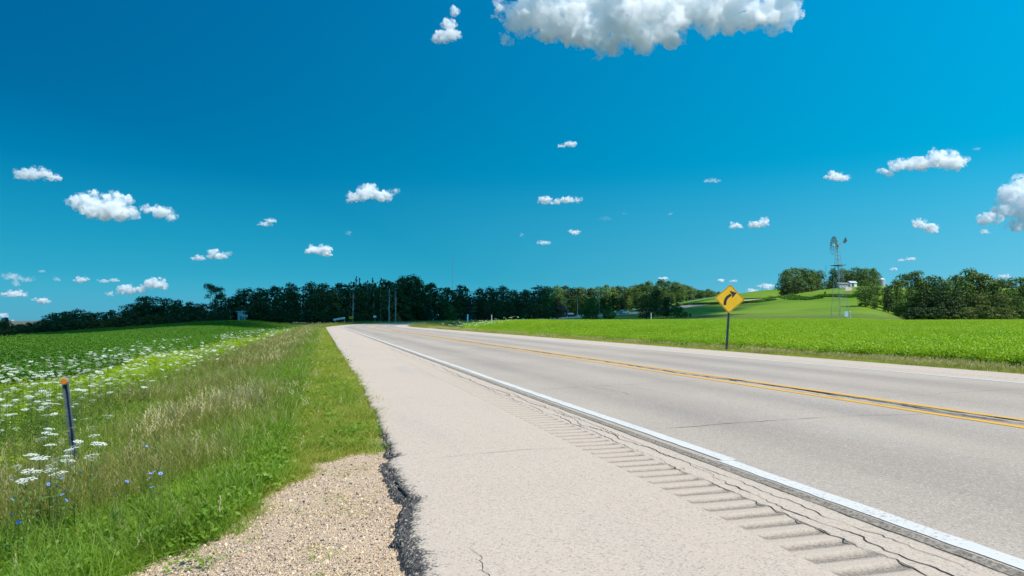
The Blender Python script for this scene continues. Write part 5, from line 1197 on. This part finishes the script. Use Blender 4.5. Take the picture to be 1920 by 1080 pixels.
# ------------------------------------------------------------------ car climbing the road
def car():
    ss = np.arange(150, 420, .5); xs, ys, zs = rpos(ss, ss * 0 + 9.0); k = int(np.argmin(np.abs(960 + F * xs / ys - 1171.5) + (ss < 250) * 1e3)); th = float(np.interp(ss[k], RS, RT)); grade = float(np.interp(ss[k] + 3, RS, RZ) - np.interp(ss[k] - 3, RS, RZ)) / 6
    e = empty('parked_car', (xs[k], ys[k], zs[k])); e.name = 'suv'; e.rotation_euler = (math.atan(grade), 0, -th); tag(e, 'silver estate car driving away up the climbing road', 'car')
    M_CAR = flat('silver_car_paint', (.55, .58, .60), .3, .6, metal=.4, var=.04); M_TYRE = flat('tyre_rubber', (.02, .02, .02), .9, .1); M_RED = flat('red_lens', (.45, .02, .02), .3, .5)
    prof = [(-2.25, .35), (-2.3, .8), (-2.2, 1.05), (-1.9, 1.62), (-1.5, 1.72), (.3, 1.70), (1.15, 1.10), (2.1, .92), (2.3, .6), (2.25, .35)]
    mb = MB(); mb.prism([(-.9, a, b) for a, b in prof], (1, 0, 0), 1.8); mb.build('body', M_CAR, e)
    MB().prism([(-.72, -2.235, 1.1), (.72, -2.235, 1.1), (.66, -1.96, 1.56), (-.66, -1.96, 1.56)], (0, -1, .3), .03).build('rear_window', M_GLASS, e)
    MB().prism([(-.70, 1.14, 1.14), (.70, 1.14, 1.14), (.62, .36, 1.66), (-.62, .36, 1.66)], (0, .5, .8), .03).build('windscreen', M_GLASS, e)
    for s_ in (-1, 1):
        MB().prism([(s_ * .905, -1.85, 1.12), (s_ * .905, .95, 1.12), (s_ * .905, .3, 1.58), (s_ * .905, -1.7, 1.58)], (s_, 0, 0), .012).build('side_window', M_GLASS, e); MB().box((s_ * .8, -2.27, .95), (.16, .06, .3)).build('tail_light', M_RED, e)
        MB().box((s_ * .7, 2.26, .7), (.3, .06, .14)).build('headlight', M_WHITE_, e)
        for yy in (-1.4, 1.45):
            w = MB().tube((s_ * .72, yy, .34), (s_ * .92, yy, .34), .34, n=16).build('wheel', M_TYRE, e); MB().tube((s_ * .921, yy, .34), (s_ * .935, yy, .34), .2, n=12).build('rim', M_ALU, w)
    MB().box((0, -2.32, .5), (1.7, .1, .18)).build('bumper', M_TYRE, e)
car()
# ------------------------------------------------------------------ flowers
M_LACE = leafmat('white_lace_petals', (.74, .78, .70), (.84, .86, .82), .25, patch=.8, gloss=.01); M_CHIC = leafmat('chicory_petals', (.20, .32, .85), (.30, .42, .92), .3, patch=.8, gloss=.01); M_STEM = leafmat('flower_stem', (.10, .17, .03), (.14, .2, .04), .2)
def lace_head(seed, r):
    rg = np.random.default_rng(seed); V = []; Q = []
    for i in range(46):
        a = rg.uniform(0, 6.28); u = math.sqrt(rg.uniform()); x, y = r * u * math.cos(a), r * u * math.sin(a); z = .007 * (1 - u * u) + rg.normal(0, .002); s = r * rg.uniform(.10, .18); b = len(V); q = rg.uniform(0, 1.5); c, d = math.cos(q) * s, math.sin(q) * s
        V += [(x - c, y - d, z), (x + d, y - c, z + .001), (x + c, y + d, z + .002), (x - d, y + c, z)]; Q.append((b, b + 1, b + 2, b + 3))
    for i in range(10):
        a = i * .628; b = len(V); x, y = r * .8 * math.cos(a), r * .8 * math.sin(a); V += [(-.0005, 0, -.03), (.0005, 0, -.03), (x * .8 + .0005, y * .8, -.003), (x * .8 - .0005, y * .8, -.003)]; Q.append((b, b + 1, b + 2, b + 3))
    return fast_mesh('flower_head', V, Q, M_LACE)
def stem_mesh(seed, n=2):
    rg = np.random.default_rng(seed); mb = MB(); mb.tube((0, 0, -1), (0, 0, -.04), .003, .0015, n=4)
    for i in range(5):
        z = rg.uniform(-.9, -.25); a = rg.uniform(0, 6.28); l = rg.uniform(.04, .10); c, s_ = math.cos(a), math.sin(a); b = len(mb.v); mb.v += [Vector((0, 0, z)), Vector((c * l * .6 - s_ * .012, s_ * l * .6 + c * .012, z + l * .5)), Vector((c * l, s_ * l, z + l * .5)), Vector((c * l * .6 + s_ * .012, s_ * l * .6 - c * .012, z + l * .35))]; mb.f.append((b, b + 1, b + 2, b + 3))
    return fast_from(mb, 'stem', M_STEM)
HEADS = [lace_head(i, .034 + .005 * i) for i in range(4)]; STEMS = [stem_mesh(i) for i in range(3)]
def chic(seed):
    rg = np.random.default_rng(seed); V = []; Q = []
    for i in range(13):
        a = i * 6.283 / 13; c, s_ = math.cos(a), math.sin(a); r = .017; w = .0042; b = len(V); V += [(c * .003 + s_ * .001, s_ * .003 - c * .001, 0), (c * r * .8 + s_ * w, s_ * r * .8 - c * w, .002), (c * r, s_ * r, .003), (c * r * .8 - s_ * w, s_ * r * .8 + c * w, .002)]; Q.append((b, b + 1, b + 2, b + 3))
    return fast_mesh('flower_head', V, Q, M_CHIC)
CHICS = [chic(0)]
def flower(name, x, y, ztop, heads, label, cat, grp, tilt=.11, k=1.0):
    e = empty(name, (x, y, gzs(x, y))); H = ztop - e.location.z
    h = add_obj('flower_head', heads[rng.integers(len(heads))], e); h.location = (0, 0, H); h.rotation_euler = (rng.normal(.06, tilt), rng.normal(0, tilt), rng.uniform(0, 6)); h.scale = (k, k, k)
    st = add_obj('stem', STEMS[rng.integers(3)], e); st.location = (0, 0, H - .0); st.scale = (1, 1, H); tag(e, label, cat, grp)
def hit(px, py, hgt, Y0=2.6, Y1=14):
    Ys = np.linspace(Y0, Y1, 500); d = ray(px, py, 1.0); X = d.x * Ys; Z = CAMH + (d.z - CAMH) * Ys; k = int(np.argmax(gz(X, Ys) + hgt >= Z)); return X[k], Ys[k], Z[k]
NEARL = [(16, 778), (136, 787), (139, 802), (93, 805), (123, 810), (88, 812), (100, 815), (83, 821), (70, 824), (115, 825), (147, 828), (185, 833), (143, 837), (133, 843), (94, 835), (172, 856), (59, 854), (75, 860), (105, 861), (127, 856), (127, 865), (33, 874), (95, 874), (175, 801), (177, 817), (54, 884), (69, 885), (95, 882), (110, 889), (48, 901), (203, 780), (160, 786)]
for px, py in NEARL:
    x, y, zt = hit(px, py, rng.uniform(.42, .56)); flower('lace_flower', x, y, zt, HEADS, 'flat white lace flower head on a thin stem round the leaning reflector post', 'flower', 'white lace flowers near the reflector post', k=rng.uniform(.8, 1.15))
x, y, zt = hit(136, 787, .62); 
for px, py in [(22, 900), (16, 930), (23, 937), (22, 964), (12, 977), (35, 979), (93, 901), (91, 908), (107, 909), (117, 897), (125, 849), (135, 877), (150, 886), (152, 902), (129, 918), (121, 921), (117, 928), (106, 938), (124, 938), (141, 920), (184, 893), (238, 903), (217, 930), (263, 892), (282, 888), (289, 885), (301, 888), (282, 896), (285, 914), (275, 837)]:
    x, y, zt = hit(px, py, rng.uniform(.28, .36)); flower('chicory_flower', x, y, zt, CHICS, 'small blue chicory flower low on the left verge', 'flower', 'blue chicory flowers on the left verge', .45, rng.uniform(.65, .9))
# the drift of lace flowers along the field edge
cand = []
for i in range(60000):
    s_ = math.exp(rng.uniform(math.log(5.5), math.log(78))); D_ = -2.4 - 3.4 * rng.random() + .012 * 0
    dens_ = float(sm(.42, .58, vnoise(np.array([s_ * .22 + D_ * .5]), np.array([D_ * .45 + 3]))[0])) * (.25 + .75 * float(sm(-2.4, -3.3, D_))) * (1 - .75 * float(sm(-4.9, -5.6, D_)))
    if rng.random() < .12 + dens_: cand.append((s_, D_))
    if len(cand) > 2000: break
cs = np.array(cand); X, Y, _ = rpos(cs[:, 0], cs[:, 1]); Zg = gz(X, Y); pxc = 960 + F * X / Y; ok = (pxc > -60) & (Y > 5)
# thinner with distance, since the list is dense near the end of the log range
X, Y, Zg = X[ok], Y[ok], Zg[ok]; order = np.argsort(np.hypot(X, Y)); X, Y, Zg = X[order], Y[order], Zg[order]
LH = rng.uniform(.42, .62, len(X)) + .05
for i in range(min(268, len(X))):
    flower('lace_flower', X[i], Y[i], Zg[i] + LH[i], HEADS, 'flat white lace flower head in the drift along the field edge', 'flower', 'white lace flowers along the left field edge', k=rng.uniform(.6, 1.0))
n = len(X) - 268; r_ = np.hypot(X[268:], Y[268:]); kk = np.clip(np.sqrt(r_ / 20), .9, 1.35) * rng.uniform(.7, 1.2, n)
hp = [bpy.data.objects.new('e%d' % i, m) for i, m in enumerate(HEADS)]
gn_scatter('lace_flower_drift', np.stack([X[268:], Y[268:], Zg[268:] + LH[268:]], 1), np.stack([rng.normal(0, .2, n), rng.normal(0, .2, n), rng.uniform(0, 6, n)], 1), np.stack([kk, kk, kk], 1), rng.integers(0, 4, n), hp, 'distant drift of white lace flowers beside the left field', 'flowers')
# white flowers round the pale post across the road
n = 260; q = rng.normal(0, 1, (n, 2)); X = ray(905, 600, 84).x + q[:, 0] * 2.4; Y = 84 + q[:, 1] * 3; Z = gz(X, Y) + rng.uniform(.45, .95, n)
hp = [bpy.data.objects.new('f%d' % i, m) for i, m in enumerate(HEADS)]; kk = rng.uniform(1.3, 2.4, n)
gn_scatter('far_lace_flowers', np.stack([X, Y, Z], 1), np.stack([rng.normal(.2, .2, n), rng.normal(0, .2, n), rng.uniform(0, 6, n)], 1), np.stack([kk, kk, kk], 1), rng.integers(0, 4, n), hp, 'patch of whitish flowers across the road between the blue marker and white post', 'flowers')
# tufts growing from cracks and gravel
def loose_tuft(D_, s_, k, label, mesh=0):
    x, y, z = [float(v) for v in rpos(s_, D_)]
    if D_ < .5: z = gzs(x, y)
    o = add_obj('grass_tuft', grass_protos[mesh].data); o.location = (x, y, z - .005); o.scale = (k, k, k); tag(o, label, 'grass tuft')
loose_tuft(2.47, 4.35, .16, 'tiny green tuft growing in the crack beside the rumble strip', 1); loose_tuft(2.5, 9.2, .22, 'small weed in the road crack farther along the rumble strip', 1); loose_tuft(13.05, 36, 1.6, 'lone grass tuft on the far edge of the highway', 4)
